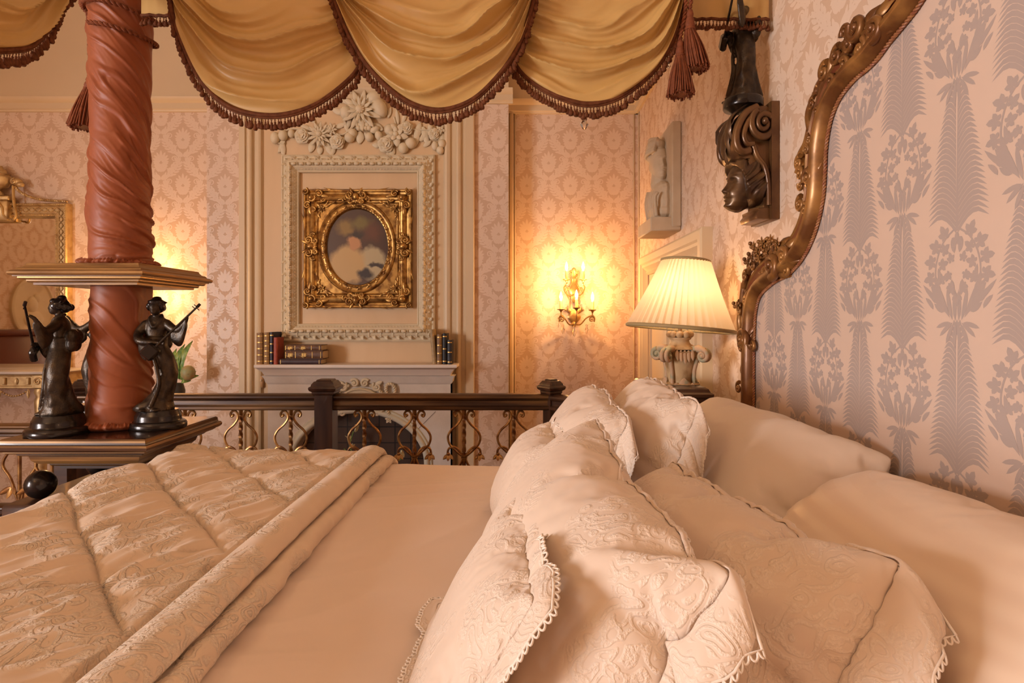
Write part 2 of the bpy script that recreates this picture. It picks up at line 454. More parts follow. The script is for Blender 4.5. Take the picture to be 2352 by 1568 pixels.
def shade_mat():
    m = bpy.data.materials.new('pleated_shade_silk'); m.use_nodes = True
    nt = m.node_tree; N = nt.nodes; out = N['Material Output']; N.remove(N['Principled BSDF'])
    d = N.new('ShaderNodeBsdfDiffuse'); d.inputs['Color'].default_value = (.78, .66, .50, 1)
    t = N.new('ShaderNodeBsdfTranslucent'); t.inputs['Color'].default_value = (.90, .75, .56, 1)
    mx = N.new('ShaderNodeMixShader'); mx.inputs[0].default_value = .62
    nt.links.new(d.outputs[0], mx.inputs[1]); nt.links.new(t.outputs[0], mx.inputs[2]); nt.links.new(mx.outputs[0], out.inputs['Surface'])
    return m
M['shade'] = shade_mat()
# ------------------------------------------------------------------ woven patterns (flat inlay polygons)
def leaf2(x, y, ang, L, W, bend=0.0, n=5, pw=.75, tipw=.9):
    """leaf outline polygon starting at (x,y) in direction ang (radians, 0 = up)"""
    l, r = [], []
    for i in range(n + 1):
        t = i / n
        w = W * .5 * math.sin(PI * (t * tipw + (1 - tipw) * .5) if i not in (0, n) else 0) ** pw if i not in (0, n) else 0
        cx = bend * L * t * t; cy = L * t
        l.append((cx - w, cy)); r.append((cx + w, cy))
    pts = r + l[::-1][1:-1]
    c, s = math.cos(-ang), math.sin(-ang)
    return [(x + px * c - py * s, y + px * s + py * c) for px, py in pts]
def strip2(pts, w0, w1=None):
    """band polygons along a polyline"""
    w1 = w0 if w1 is None else w1
    out = []; N = len(pts); L = []; R = []
    for i in range(N):
        a = pts[max(0, i - 1)]; b = pts[min(N - 1, i + 1)]
        dx, dy = b[0] - a[0], b[1] - a[1]; d = math.hypot(dx, dy) or 1
        w = (w0 + (w1 - w0) * i / (N - 1)) / 2
        L.append((pts[i][0] - dy / d * w, pts[i][1] + dx / d * w)); R.append((pts[i][0] + dy / d * w, pts[i][1] - dx / d * w))
    for i in range(N - 1): out.append([L[i], R[i], R[i + 1], L[i + 1]])
    return out
def mirror2(ps): return [[(-x, y) for x, y in p][::-1] for p in ps]
def clip2(poly, x0, x1, y0, y1):
    def cut(p, ax, v, keep_less):
        out = []
        for i in range(len(p)):
            a, b = p[i - 1], p[i]
            ia = (a[ax] <= v) if keep_less else (a[ax] >= v); ib = (b[ax] <= v) if keep_less else (b[ax] >= v)
            if ia != ib:
                t = (v - a[ax]) / (b[ax] - a[ax])
                out.append((a[0] + (b[0] - a[0]) * t, a[1] + (b[1] - a[1]) * t))
            if ib: out.append(b)
        return out
    xs = [q[0] for q in poly]; ys = [q[1] for q in poly]
    if min(xs) >= x0 and max(xs) <= x1 and min(ys) >= y0 and max(ys) <= y1: return poly
    if max(xs) < x0 or min(xs) > x1 or max(ys) < y0 or min(ys) > y1: return []
    for ax, v, k in ((0, x0, False), (0, x1, True), (1, y0, False), (1, y1, True)):
        poly = cut(poly, ax, v, k)
        if len(poly) < 3: return []
    return poly

DW, DH = .318, .332
def damask():
    half = []
    # palmette flower
    for k in range(1, 5):
        half.append(leaf2(0.006 * math.sin(k * .36), -.020 + .006 * math.cos(k * .36), k * .37, .080 - .007 * k, .0185, bend=.05, n=6, pw=.6))
    for k in range(3):
        half.append(leaf2(.006, -.030, 1.75 + k * .45, .048, .020, bend=-.2))
    # cup under the flower
    half.append(leaf2(.004, -.088, .55, .056, .024, bend=.25)); half.append(leaf2(.004, -.088, 1.1, .050, .022, bend=-.35))
    half.append(leaf2(.003, -.150, .35, .055, .022, bend=.3))
    # ogee scroll with acanthus lobes
    ctl = [(.012, -.150), (.040, -.118), (.080, -.098), (.112, -.066), (.126, -.030), (.118, .004)]
    cv = [(p.x, p.y) for p in cr(ctl, 4)]
    half += strip2(cv, .012, .005)
    for i in range(1, len(cv) - 1, 2):
        a, b = cv[i - 1], cv[i + 1]
        ang = math.atan2(b[0] - a[0], b[1] - a[1])
        s = 1 - abs(i / len(cv) - .5) * .6
        half.append(leaf2(*cv[i], ang + .95, .046 * s, .0165, bend=-.35)); half.append(leaf2(*cv[i], ang - .95, .042 * s, .0155, bend=.35))
    # curling volute at the end of the scroll
    vol = [(.118 - .022 + .022 * (1 - t * .75) * math.cos(t * 8), .004 + .022 * (1 - t * .75) * math.sin(t * 8)) for t in [i / 12 for i in range(13)]]
    half += strip2(vol, .009, .004)
    ctl2 = [(.118, .100), (.090, .088), (.072, .108), (.050, .132), (.020, .150)]
    cv2 = [(p.x, p.y) for p in cr(ctl2, 3)]
    half += strip2(cv2, .009, .004)
    for i in range(1, len(cv2) - 1, 2):
        a, b = cv2[i - 1], cv2[i + 1]
        ang = math.atan2(b[0] - a[0], b[1] - a[1])
        half.append(leaf2(*cv2[i], ang + .9, .034, .017, bend=-.3)); half.append(leaf2(*cv2[i], ang - .9, .032, .016, bend=.3))
    mid = [leaf2(0, -.012, 0, .080, .020), leaf2(0, -.094, 0, .055, .026), leaf2(0, -.03, PI, .04, .018)]
    return half + mirror2(half) + mid
def tess(polys):
    from mathutils.geometry import tessellate_polygon
    out = []
    for pi_, p in enumerate(polys):
        for t in tessellate_polygon([[Vector((x, y, 0)) for x, y in p]]):
            q = [p[i] for i in t]
            ar = (q[1][0] - q[0][0]) * (q[2][1] - q[0][1]) - (q[2][0] - q[0][0]) * (q[1][1] - q[0][1])
            L2 = max((q[a_][0] - q[b_][0]) ** 2 + (q[a_][1] - q[b_][1]) ** 2 for a_, b_ in ((0, 1), (1, 2), (2, 0)))
            if abs(ar) < .025 * L2: continue
            out.append((pi_, q if ar > 0 else q[::-1]))
    return out
DAM = tess(damask())

def inlay(mb, polys, T, lift, m, w, h, x0, x1, y0, y1, ox=0, oy=0):
    n = 0
    i0 = int(math.floor((x0 - ox) / w)) - 1; i1 = int(math.ceil((x1 - ox) / w)) + 1
    j0 = int(math.floor((y0 - oy) / h)) - 1; j1 = int(math.ceil((y1 - oy) / h)) + 1
    for i in range(i0, i1 + 1):
        for j in range(j0, j1 + 1):
            for hx, hy in ((0, 0), (.5, .5)):
                cx = ox + (i + hx) * w; cy = oy + (j + hy) * h
                for k, p in polys:
                    q = clip2([(cx + a, cy + b) for a, b in p], x0, x1, y0, y1)
                    if len(q) >= 3:
                        mb.poly([(a, b, lift + k * 1.2e-6) for a, b in q], m, T)

def wall_sheet(mb, T, x0, x1, y0, y1, ox=0, oy=0, pattern=True, p0=None, p1=None):
    mb.poly([(x0, y0, 0), (x1, y0, 0), (x1, y1, 0), (x0, y1, 0)], 0, T)
    if pattern:
        inlay(mb, DAM, T, .00006, 1, DW, DH, x0, x1, y0 if p0 is None else p0, y1 if p1 is None else p1, ox, oy)

# ------------------------------------------------------------------ the room
XR = .892            # right wall
YB, YL = 4.30, 4.26  # recess walls right and left of the chimney breast
YC = 4.10            # chimney breast
XL, YF, ZC = -5.0, -2.3, 4.15
XC0, XC1 = PX(475, YC), PX(1168, YC)
ZCOR0, ZCOR1 = E + 1.505, E + 1.60

def papered(mb, T, x0, x1, z0, zt, ztop, ox=0, oy=0):
    """paper up to zt, plain paint above"""
    wall_sheet(mb, T, x0, x1, z0, zt, ox, oy, p0=z0 + .3)
    mb.poly([(x0, zt, 0), (x1, zt, 0), (x1, ztop, 0), (x0, ztop, 0)], 2, T)
wm = [M['paper'], M['paper_fig'], M['cream']]
w = MB()
papered(w, on_back(0, YL, 0), XL, XC0, 0, ZCOR0 + .02, ZC, ox=PX(420, YL), oy=PZ(310, YL) - .01)
papered(w, on_back(0, YB, 0), XC1, XR, 0, ZCOR0 + .02, ZC, ox=PX(1310, YB), oy=PZ(315, YB))
# returns of the chimney breast
w.poly([(XC0, YC, 0), (XC0, YL, 0), (XC0, YL, ZC), (XC0, YC, ZC)], 2)
w.poly([(XC1, YC, 0), (XC1, YB, 0), (XC1, YB, ZC), (XC1, YC, ZC)], 2)
Tc = on_back(0, YC, 0)
papered(w, Tc, XC0, XC1, 0, ZCOR0 + .02, ZC, ox=PX(517, YC), oy=PZ(530, YC))
# cover plain chimney panel between the casings in cream
w.poly([(PX(575, YC), 0, .012), (PX(1075, YC), 0, .012), (PX(1075, YC), ZCOR0 + .02, .012), (PX(575, YC), ZCOR0 + .02, .012)], 3, Tc)
struct(w, 'wall_back', wm + [M['panel']], smooth=False)

w = MB()
papered(w, on_right(XR, 0, 0), -4.30, 2.3, 0, ZCOR0 + .02, ZC, ox=.13, oy=PZ(420, 1.9))
struct(w, 'wall_right', wm, smooth=False)

# left wall with a window opening (daylight), mirrored only
WY0, WY1, WZ0, WZ1 = -2.2, -.3, .75, 2.6
TL = Matrix(((0, 0, 1, XL), (1, 0, 0, 0), (0, 1, 0, 0), (0, 0, 0, 1)))   # x->Y, y->Z, normal +X
w = MB()
wall_sheet(w, TL, WY1, YL, 0, ZC, 0, 0, p0=.3)
wall_sheet(w, TL, YF, WY0, 0, ZC, pattern=False)
wall_sheet(w, TL, WY0, WY1, 0, WZ0, pattern=False)
wall_sheet(w, TL, WY0, WY1, WZ1, ZC, pattern=False)
struct(w, 'wall_left', wm, smooth=False)
w = MB()
wall_sheet(w, Matrix(((-1, 0, 0, 0), (0, 0, 1, YF), (0, 1, 0, 0), (0, 0, 0, 1))), -XR, -XL, 0, ZC, pattern=False)
struct(w, 'wall_front', [mat('front_wall_low_bounce', (.34, .22, .14), .7), M['paper_fig'], M['cream']], smooth=False)  # unseen wall, its colour made dark to cut bounce light
w = MB(); w.box(XL, XR, YF, YB, -.05, 0); struct(w, 'floor', M['carpet'], smooth=False)
w = MB(); w.box(XL, XR, YF, YB, ZC, ZC + .05); struct(w, 'ceiling', M['ceiling'], smooth=False)
# window frame, bars and pane
w = MB()
for (y0, y1, z0, z1) in ((WY0, WY0 + .09, WZ0, WZ1), (WY1 - .09, WY1, WZ0, WZ1), (WY0, WY1, WZ0, WZ0 + .1), (WY0, WY1, WZ1 - .09, WZ1), (WY0, WY1, 1.6, 1.65), (-1.28, -1.22, WZ0, WZ1)):
    w.box(XL - .06, XL + .03, y0, y1, z0, z1, bev=.006)
wf = struct(w, 'window_1', M['cream'])

# dais under the bed
w = MB(); w.box(-2.45, XR - .001, -1.2, 3.12, 0, .25, bev=.01); struct(w, 'trim_7', M['carpet'], smooth=False)

# cornices
cp = [(0, 0), (.018, .0), (.022, .012), (.03, .016), (.03, .058), (.044, .066), (.058, .082), (.062, .094), (0, .094)]
w = MB()
z = ZCOR0
extrude_prof(w, cp, (XL, YL, z), (XC0, YL, z), (0, -1, 0), (0, 0, 1))
struct(w, 'trim_1', M['cream'], angle=25)
w = MB()
extrude_prof(w, cp, (XC0, YC, z), (XC1 + .03, YC, z), (0, -1, 0), (0, 0, 1))
struct(w, 'trim_2', M['cream'], angle=25)
w = MB()
extrude_prof(w, cp, (XC1, YB, z), (XR, YB, z), (0, -1, 0), (0, 0, 1))
extrude_prof(w, cp, (XR, YB, z), (XR, YF, z), (-1, 0, 0), (0, 0, 1))
struct(w, 'trim_3', M['cream'], angle=25)
# edge beads of the recess papers
w = MB()
w.box(XC1 + .004, XC1 + .036, YB - .03, YB - .001, 0, ZCOR0, bev=.008)
w.box(XC1 + .04, XC1 + .05, YB - .012, YB - .001, 0, ZCOR0, bev=.003)
w.box(XR - .035, XR - .024, YB - .008, YB - .001, 0, ZCOR0, bev=.003)
w.box(XR - .008, XR - .001, YB - .06, YB - .05, 0, ZCOR0, bev=.003)
struct(w, 'trim_4', M['cream'])

# moulded casings either side of the chimney panel
def casing(name, xa, xb, flip):
    W = xb - xa
    pr = [(0, 0), (0, .030), (.012, .040), (.10 * W / .15, .040), (.22 * W, .046), (.24 * W, .034), (.30 * W, .030), (.34 * W, .040), (.42 * W, .048), (.50 * W, .040), (.54 * W, .028),
          (.66 * W, .028), (.70 * W, .036), (.80 * W, .050), (.90 * W, .052), (.97 * W, .040), (W, .020), (W, 0)]
    pr = [(0, 0), (0, .03), (.02 * W, .036), (.26 * W, .036), (.28 * W, .022), (.40 * W, .022), (.43 * W, .040), (.50 * W, .046), (.56 * W, .040), (.58 * W, .018), (.74 * W, .018), (.77 * W, .034), (.86 * W, .040), (.94 * W, .034), (.97 * W, .014), (W, .014), (W, 0)]
    pts = [((xa + o) if not flip else (xb - o), u) for o, u in pr]
    mb = MB()
    A = [[(x, YC - u, zz) for x, u in pts] for zz in (0, ZCOR0 + .02)]
    mb.grid(np.array(A), cv=True)
    return struct(mb, name, M['cream'], angle=25)
casing('trim_5', PX(553, YC), PX(607, YC), False)
casing('trim_6', PX(1018, YC), PX(1090, YC), True)

# door in the right wall
DY0, DY1, DZ = PX(1, 1) * 0 + XR * F / 452, XR * F / 300, PZ(520, XR * F / 452)
dm = MB()
Td = on_right(XR, 0, 0)
cas = [(0, 0), (0, .048), (.012, .055), (.05, .055), (.06, .045), (.075, .045), (.085, .035), (.10, .022), (.112, .03), (.125, .02), (.13, 0)]
for (a, b) in zip(cas, cas[1:]):
    pass
xs0, xs1 = -DY1, -DY0
A = [[(xs0 + d, 0, h), (xs0 + d, DZ - d, h), (xs1 - d, DZ - d, h), (xs1 - d, 0, h)] for d, h in cas]
dm.grid(np.array(A), T=Td)
door = struct(dm, 'door_1', M['cream'], angle=25)
dl = MB()
dl.box(xs0 + .12, xs1 - .12, 0, DZ - .12, .002, .010, T=Td)
for (a0, a1) in ((xs0 + .2, (xs0 + xs1) / 2 - .06), ((xs0 + xs1) / 2 + .06, xs1 - .2)):
    for (b0, b1) in ((.3, .95), (1.08, DZ - .22)):
        moulding_rect(dl, a0, a1, b0, b1, [(0, .010), (.0, .022), (.014, .026), (.022, .014), (.035, .012), (.05, .02), (.07, .024)], T=Td)
        dl.poly([(a0 + .07, b0 + .07, .024), (a1 - .07, b0 + .07, .024), (a1 - .07, b1 - .07, .024), (a0 + .07, b1 - .07, .024)], 0, Td)
dlo = struct(dl, 'door_leaf', M['cream'], parent=door, angle=25)
# ------------------------------------------------------------------ shared shapes
def rect_stack(mb, x0, x1, y0, y1, prof, m=0, back=True, cap=True, mats=None):
    """prof [(overhang, z)] of rectangular rings"""
    A = []
    for o, z in prof:
        yb = y1 + (o if back else 0)
        A.append([(x0 - o, y0 - o, z), (x1 + o, y0 - o, z), (x1 + o, yb, z), (x0 - o, yb, z)])
    f0 = len(mb.M); mb.grid(np.array(A), cv=True, m=m, capu=cap)
    if mats:
        for i in range(len(prof) - 1):
            for q in range(4): mb.M[f0 + i * 4 + q] = mats[i]
    return mb
def arc(cx, cy, rx, ry, a0, a1, n):
    return [(cx + rx * math.cos(a0 + (a1 - a0) * i / n), cy + ry * math.sin(a0 + (a1 - a0) * i / n)) for i in range(n + 1)]

# ------------------------------------------------------------------ fireplace
YFP = 3.97
fx0, fx1 = PX(615, YFP), PX(1035, YFP)
fzt = PZ(862, YFP)
fc, fhw, fsp, fh = PX(825, YFP), .44, PZ(1062, YFP), .335
fire = thing('fireplace', 'white stone fireplace with arched opening and moulded mantel shelf under the carved plaster surround', 'fireplace', (fc, YFP, 0))
hole = [(fc - fhw, 0)] + [(x, y) for x, y in arc(fc, fsp, fhw, fh, PI, 0, 36)] + [(fc + fhw, 0)]
outer = []
for i, (x, y) in enumerate(hole):
    if i == 0: outer.append((fx0, 0)); continue
    if i == len(hole) - 1: outer.append((fx1, 0)); continue
    a = math.atan2(y - fsp, x - fc); ca, sa = math.cos(a), math.sin(a)
    t = min([((fx1 - fc) / ca) if ca > 1e-6 else 9, ((fx0 - fc) / ca) if ca < -1e-6 else 9, ((fzt - fsp) / sa) if sa > 1e-6 else 9])
    outer.append((fc + ca * t, fsp + sa * t))
mb = MB()
Tf = on_back(0, YFP, 0)
mb.grid(np.array([[(x, y, -.11) for x, y in hole], [(x, y, 0) for x, y in hole], [(x, y, 0) for x, y in outer], [(x, y, -.118) for x, y in outer]]), T=Tf)
for s, xx in ((-1, fx0), (1, fx1)):
    mb.poly([(xx, 0, 0), (xx, fzt, 0), (xx, fzt, -.118), (xx, 0, -.118)], 0, Tf)
# bed mould under the shelf
rect_stack(mb, fx0, fx1, YFP, YC - .015, [(.0, fzt - .06), (.012, fzt - .045), (.018, fzt - .02), (.03, fzt + .0)], back=False)
mb.build('surround', M['stone'], fire, angle=30)
for (a, b) in (((724, 863), (735, 900)), ((900, 905), (920, 865)), ((960, 985), (1000, 945)), ((650, 950), (690, 990)), ((880, 950), (890, 905))):
    pa, pb = P(*a, YFP - .0012), P(*b, YFP - .0012)
    mb = MB(); mb.tube([pa, pb], .0022, n=4); mb.build('stone_joint', M['joint'], fire)
mb = MB()
am = [(0, -.01), (0, .016), (.008, .026), (.02, .03), (.032, .024), (.038, .012), (.05, .012), (.056, 0), (.056, -.01)]
path = [(x, y) for x, y in hole]
A = []
for d, h in am:
    row = []
    for i, (x, y) in enumerate(path):
        if i in (0, len(path) - 1): nx, ny = (-1 if i == 0 else 1), 0
        else:
            nx, ny = (x - fc) / fhw ** 2, max(0, (y - fsp)) / fh ** 2
            l = math.hypot(nx, ny); nx /= l; ny /= l
        row.append((x + nx * d, y + ny * d, h))
    A.append(row)
mb.grid(np.array(A), T=Tf)
mb.build('arch_moulding', mat('arch_paint', (.62, .57, .44), .45), fire, angle=60)
mb = MB()
mb.poly([(fc - fhw - .02, 0, -.108), (fc + fhw + .02, 0, -.108), (fc + fhw + .02, fsp + fh + .02, -.108), (fc - fhw - .02, fsp + fh + .02, -.108)], 0, Tf)
mb.build('firebox', M['tile'], fire, smooth=False)
YSH = 3.885
sx0, sx1 = PX(583, YSH), PX(1049, YSH)
sz = PZ(837.5, YSH)
mb = MB()
rect_stack(mb, sx0 + .07, sx1 - .07, YSH + .07, YC - .014, [(0, fzt + .0), (.02, fzt + .002), (.026, fzt + .012), (.034, sz - .05), (.05, sz - .034), (.056, sz - .028), (.062, sz - .026), (.07, sz - .018), (.07, sz - .002), (.068, sz)], back=False)
mb.build('mantel_shelf', M['stone_smooth'], fire, angle=30)
# crest with shell boss and knotted ropes
mb = MB()
Tr = on_back(PX(828, YFP), YFP, PZ(918, YFP))
bossA = []
for rr, h in ((.135, 0), (.132, .022), (.118, .03), (.108, .02), (.098, .016), (.0, .034)):
    bossA.append([(rr * math.cos(a), rr * .62 * math.sin(a), h) for a in [2 * PI * k / 32 for k in range(32)]])
mb.grid(np.array(bossA), cv=True, T=Tr)
for k in range(9):
    a = PI * (k + .5) / 9
    mb.leaf(.075, .03, .5, Tr @ T_((.0, -.02, .03)) @ RZ(a - PI / 2), n=6)
for s in (-1, 1):
    S = Tr @ S_(s, 1, 1)
    mb.scroll(.028, 1.5, .011, S @ T_((.035, .115, .02)) @ RZ(.6))
    mb.scroll(.03, 1.4, .011, S @ T_((.115, .09, .02)) @ RZ(2.2))
    mb.scroll(.026, 1.4, .010, S @ T_((.12, -.085, .018)) @ RZ(.5))
    loop = cr([(.07, .10, .018), (.12, .075, .018), (.165, .03, .016), (.205, .005, .016), (.235, .05, .018), (.225, .10, .02), (.185, .105, .022), (.18, .055, .024), (.215, .0, .018), (.235, -.02, .014)], 6)
    rope(mb, loop, .012, .03, T=S, n=5)
    loop2 = cr([(.08, -.07, .018), (.12, -.045, .02), (.15, -.075, .018), (.17, -.04, .018), (.19, -.085, .018), (.195, -.125, .016)], 6)
    rope(mb, loop2, .011, .028, T=S, n=5)
    mb.flower(.026, S @ T_((.196, -.13, .02)), petals=5, layers=2)
    mb.leaf(.06, .03, .5, S @ T_((.10, .10, .02)) @ RZ(-1.1), n=6)
mb.build('crest', M['plaster'], fire, angle=80)

# dried lilies standing in the hearth
lil = thing('lily_stems', 'pale lily stems with closed buds standing in the hearth behind the rail', 'flowers', tuple(P(815, 1062, 3.93)))
mb = MB()
for pts in ([(815, 1062), (803, 1020), (812, 990)], [(820, 1062), (800, 1040), (790, 1030)], [(880, 1075), (905, 1062), (925, 1052)], [(860, 1075), (850, 1060)]):
    mb.tube([P(x, y, 3.935) for x, y in pts], .004, n=6)
mb.build('stem', M['leaf'], lil)
for (x, y, a) in ((816, 992, .3), (807, 1012, -.6), (800, 1032, .9), (928, 1050, -.5), (912, 1058, .4), (905, 1052, 1.0)):
    mb = MB()
    p = P(x, y, 3.935)
    for k in range(3):
        mb.leaf(.055, .024, .6, T_(p) @ RY(a) @ RZ(2.1 * k) @ RX(PI / 2 - .3), n=6)
    mb.build('lily_bud', M['lily'], lil, angle=80)

# bell push left of the fireplace
bp = thing('bell_push', 'small brown upright bell push on the panel left of the stone surround', 'switch', tuple(P(605, 876, YC - .013)))
mb = MB(); c = P(605, 876, YC)
mb.box(c.x - .014, c.x + .014, YC - .036, YC - .0125, c.z - .042, c.z + .042, bev=.008)
mb.build('backplate', mat('bell_wood', (.48, .27, .12), .45), bp)
mb = MB(); mb.ell((c.x, YC - .038, c.z + .012), (.007, .006, .007), n=10); mb.build('push_button', M['cream'], bp)

# ------------------------------------------------------------------ plaster frame over the mantel
YP = YC - .012
pf = thing('overmantel', 'cream carved plaster surround on the chimney panel around the gilt portrait', 'frame', (PX(825, YP), YP, PZ(785, YP)))
mb = MB()
Tp = on_back(0, YP, 0)
px0, px1, pz0, pz1 = PX(649, YP), PX(1000, YP), PZ(784, YP), PZ(357, YP)
prof = [(0, 0), (0, .022), (.010, .03), (.016, .024), (.022, .024), (.05, .052), (.054, .050), (.064, .058), (.082, .058), (.088, .050), (.092, .05), (.112, .026), (.116, .03), (.122, .026), (.124, .0)]
moulding_rect(mb, px0, px1, pz0, pz1, prof, Tp)
def along_rect(x0, x1, z0, z1, d, step, fn):
    for (ax, ay, bx, by, rot) in ((x0 + d, z0 + d, x1 - d, z0 + d, 0), (x1 - d, z0 + d, x1 - d, z1 - d, PI / 2), (x1 - d, z1 - d, x0 + d, z1 - d, PI), (x0 + d, z1 - d, x0 + d, z0 + d, -PI / 2)):
        L = math.hypot(bx - ax, by - ay); n = max(1, int(round(L / step)))
        for i in range(n):
            t = (i + .5) / n
            fn(ax + (bx - ax) * t, ay + (by - ay) * t, rot, i, n)
mb.build('moulding', M['plaster'], pf, angle=30)
mb = MB()
def egg(x, y, r, i, n):
    mb.ell((x, y, .062), (.0215, .0125, .015), n=8, T=Tp, R=Matrix.Rotation(r, 3, 'Z'))
    mb.ell((x + .0275 * math.cos(r), y + .0275 * math.sin(r), .062), (.005, .011, .013), n=6, T=Tp, R=Matrix.Rotation(r, 3, 'Z'))
along_rect(px0, px1, pz0, pz1, .073, .055, egg)
mb.build('egg_beading', M['plaster'], pf)
mb = MB()
def lf(x, y, r, i, n):
    s = 1 if i % 2 else -1
    mb.leaf(.040, .020, .6, Tp @ T_((x, y, .036)) @ RZ(r - PI / 2 + s * .7) @ RX(.4), n=5, curl=.2)
    mb.ell((x + .02 * math.cos(r), y + .02 * math.sin(r), .045), (.007, .007, .006), n=6, T=Tp)
along_rect(px0, px1, pz0, pz1, .037, .042, lf)
mb.build('leaf_carving', M['plaster'], pf, angle=80)
mb = MB()
def inner(x, y, r, i, n):
    mb.leaf(.024, .018, .6, Tp @ T_((x, y, .044)) @ RZ(r) @ RX(-.9), n=4)
along_rect(px0, px1, pz0, pz1, .095, .022, inner)
mb.build('inner_carving', M['plaster'], pf, angle=80)

# ------------------------------------------------------------------ plaster garland above
gar = thing('plaster_garland', 'cream plaster garland of roses, daisies, fruit and leaves above the carved plaster surround', 'relief', (PX(828, YP), YP, PZ(320, YP)))
U = YP / F
def G(px, py, z=.01): return Tp @ T_((PX(px, YP), PZ(py, YP), z))
for (x, y, R, kind, pet) in ((832, 258, 46, 'd', 11), (697, 315, 18, 'r', 0), (737, 312, 29, 'd', 12), (777, 328, 18, 'r', 0), (888, 334, 19, 'r', 0), (912, 312, 27, 'f', 5), (935, 297, 16, 'r', 0), (998, 310, 14, 'r', 0), (762, 300, 15, 'd', 8), (1012, 300, 12, 'f', 5)):
    mb = MB()
    if kind == 'r': mb.rose(R * U, G(x, y, .02))
    else: mb.flower(R * U, G(x, y, .02) @ RZ(x * .1), petals=pet, layers=3 if kind == 'd' else 2, tilt=.45)
    mb.build('rose' if kind == 'r' else 'flower', M['plaster'], gar, angle=80)
mb = MB()
for (x, y, rx, ry, a) in ((873, 250, 17, 25, .5), (862, 228, 20, 16, .2), (798, 262, 15, 17, 0), (635, 319, 11, 14, 0), (653, 313, 11, 13, 0), (945, 331, 13, 13, 0), (928, 342, 12, 13, 0), (896, 300, 12, 13, 0), (905, 295, 10, 10, 0), (805, 318, 12, 12, 0), (812, 308, 11, 11, 0), (872, 314, 9, 12, .4), (850, 317, 10, 11, 0), (863, 300, 12, 8, .5), (1000, 337, 8, 11, 0), (1012, 347, 9, 10, 0), (1016, 332, 9, 10, 0), (672, 309, 8, 10, 0), (990, 296, 7, 9, 0)):
    mb = MB(); mb.ell((0, 0, .0), (rx * U, ry * U, min(rx, ry) * U * .9), n=12, T=G(x, y, .022) @ RZ(a)); mb.build('fruit', M['plaster'], gar)
mb = MB()
for k in range(14):
    mb.ell((0, 0, 0), 6.5 * U, n=8, T=G(818 + (k % 5) * 8 + (k // 5) * 4, 281 + (k // 5) * 8, .024))
mb.build('grape_bunch', M['plaster'], gar)
for (x, y, L, W, a) in ((647, 322, 40, 14, 3.3), (655, 322, 34, 12, 2.7), (720, 325, 28, 16, 2.9), (735, 335, 22, 14, 3.2), (752, 330, 28, 16, 3.5), (770, 340, 22, 12, 2.6), (795, 300, 34, 10, -.4), (800, 305, 30, 10, .3), (812, 312, 26, 9, .8), (795, 285, 30, 12, 1.9), (828, 302, 30, 20, 3.1), (822, 306, 22, 10, 2.4), (838, 306, 22, 10, 3.8),
                         (790, 262, 30, 14, 1.2), (880, 300, 30, 16, 1.0), (885, 315, 24, 12, 1.6), (955, 320, 40, 17, -.3), (965, 325, 38, 15, -.7), (960, 300, 40, 14, 3.0), (972, 292, 45, 16, 3.4), (1015, 305, 34, 16, 3.2), (1010, 325, 25, 14, 2.8), (990, 325, 22, 11, 2.2), (905, 340, 26, 14, 2.8), (890, 350, 20, 12, 3.6), (875, 335, 20, 12, 1.5), (898, 248, 26, 9, 2.9), (915, 290, 40, 9, .1), (925, 285, 36, 9, -.3), (725, 285, 30, 10, .6), (715, 300, 26, 12, 1.1), (845, 235, 26, 12, -.2), (800, 240, 25, 14, .6)):
    mb = MB(); mb.leaf(L * U, W * U, .6, G(x, y, .012) @ RZ(a) @ RX(-.15), n=7, curl=.15, lobes=0); mb.build('leaf', M['plaster'], gar, angle=80)
mb = MB()
for pts in ([(640, 310), (670, 298), (705, 300), (760, 305), (790, 310), (812, 290), (832, 262)], [(832, 262), (850, 290), (868, 305), (890, 318), (930, 300), (970, 300), (1005, 305), (1010, 340)], [(730, 285), (745, 310), (750, 335), (775, 340)], [(905, 270), (915, 300)], [(640, 330), (655, 331)]):
    mb = MB(); mb.tube([v for v in [tuple(Tp @ Vector((p.x, p.y, p.z))) for p in cr([(PX(x, YP), PZ(y, YP), .016) for x, y in pts], 5)]], .0055, n=6); mb.build('stem', M['plaster'], gar)

# ------------------------------------------------------------------ gilt portrait frame
YG = YP - .004
por = thing('gilt_picture', 'ornate gold rectangular picture frame holding a dark oval painting, over the mantel', 'picture', (PX(820, YG), YG, PZ(708, YG)))
Tg = on_back(0, YG, 0)
gx0, gx1, gz0, gz1 = PX(695, YG - .05), PX(945, YG - .05), PZ(707, YG - .05), PZ(433, YG - .05)
gcx, gcz = PX(822, YG), PZ(568, YG)
orx, orz = 70 * U, 87 * U
mb = MB()
moulding_rect(mb, gx0, gx1, gz0, gz1, [(0, 0), (0, .034), (.008, .046), (.016, .044), (.022, .034), (.034, .030), (.048, .044), (.064, .052), (.076, .046), (.082, .034), (.09, .032), (.094, .04), (.10, .032), (.104, .03)], Tg)
n = 64
A = []
def rectpt(a, x0, x1, z0, z1):
    ca, sa = math.cos(a), math.sin(a)
    t = min(((x1 - gcx) / ca) if ca > 1e-6 else (((x0 - gcx) / ca) if ca < -1e-6 else 9), ((z1 - gcz) / sa) if sa > 1e-6 else (((z0 - gcz) / sa) if sa < -1e-6 else 9))
    return gcx + ca * t, gcz + sa * t
angs = sorted([2 * PI * k / n for k in range(n)] + [math.atan2(sz_ * 1.0, sx_ * 1.0) % (2 * PI) for sx_, sz_ in ((gx1 - .1 - gcx, gz1 - .1 - gcz), (gx0 + .1 - gcx, gz1 - .1 - gcz), (gx0 + .1 - gcx, gz0 + .1 - gcz), (gx1 - .1 - gcx, gz0 + .1 - gcz))])
A.append([(*rectpt(a, gx0 + .1, gx1 - .1, gz0 + .1, gz1 - .1), .03) for a in angs])
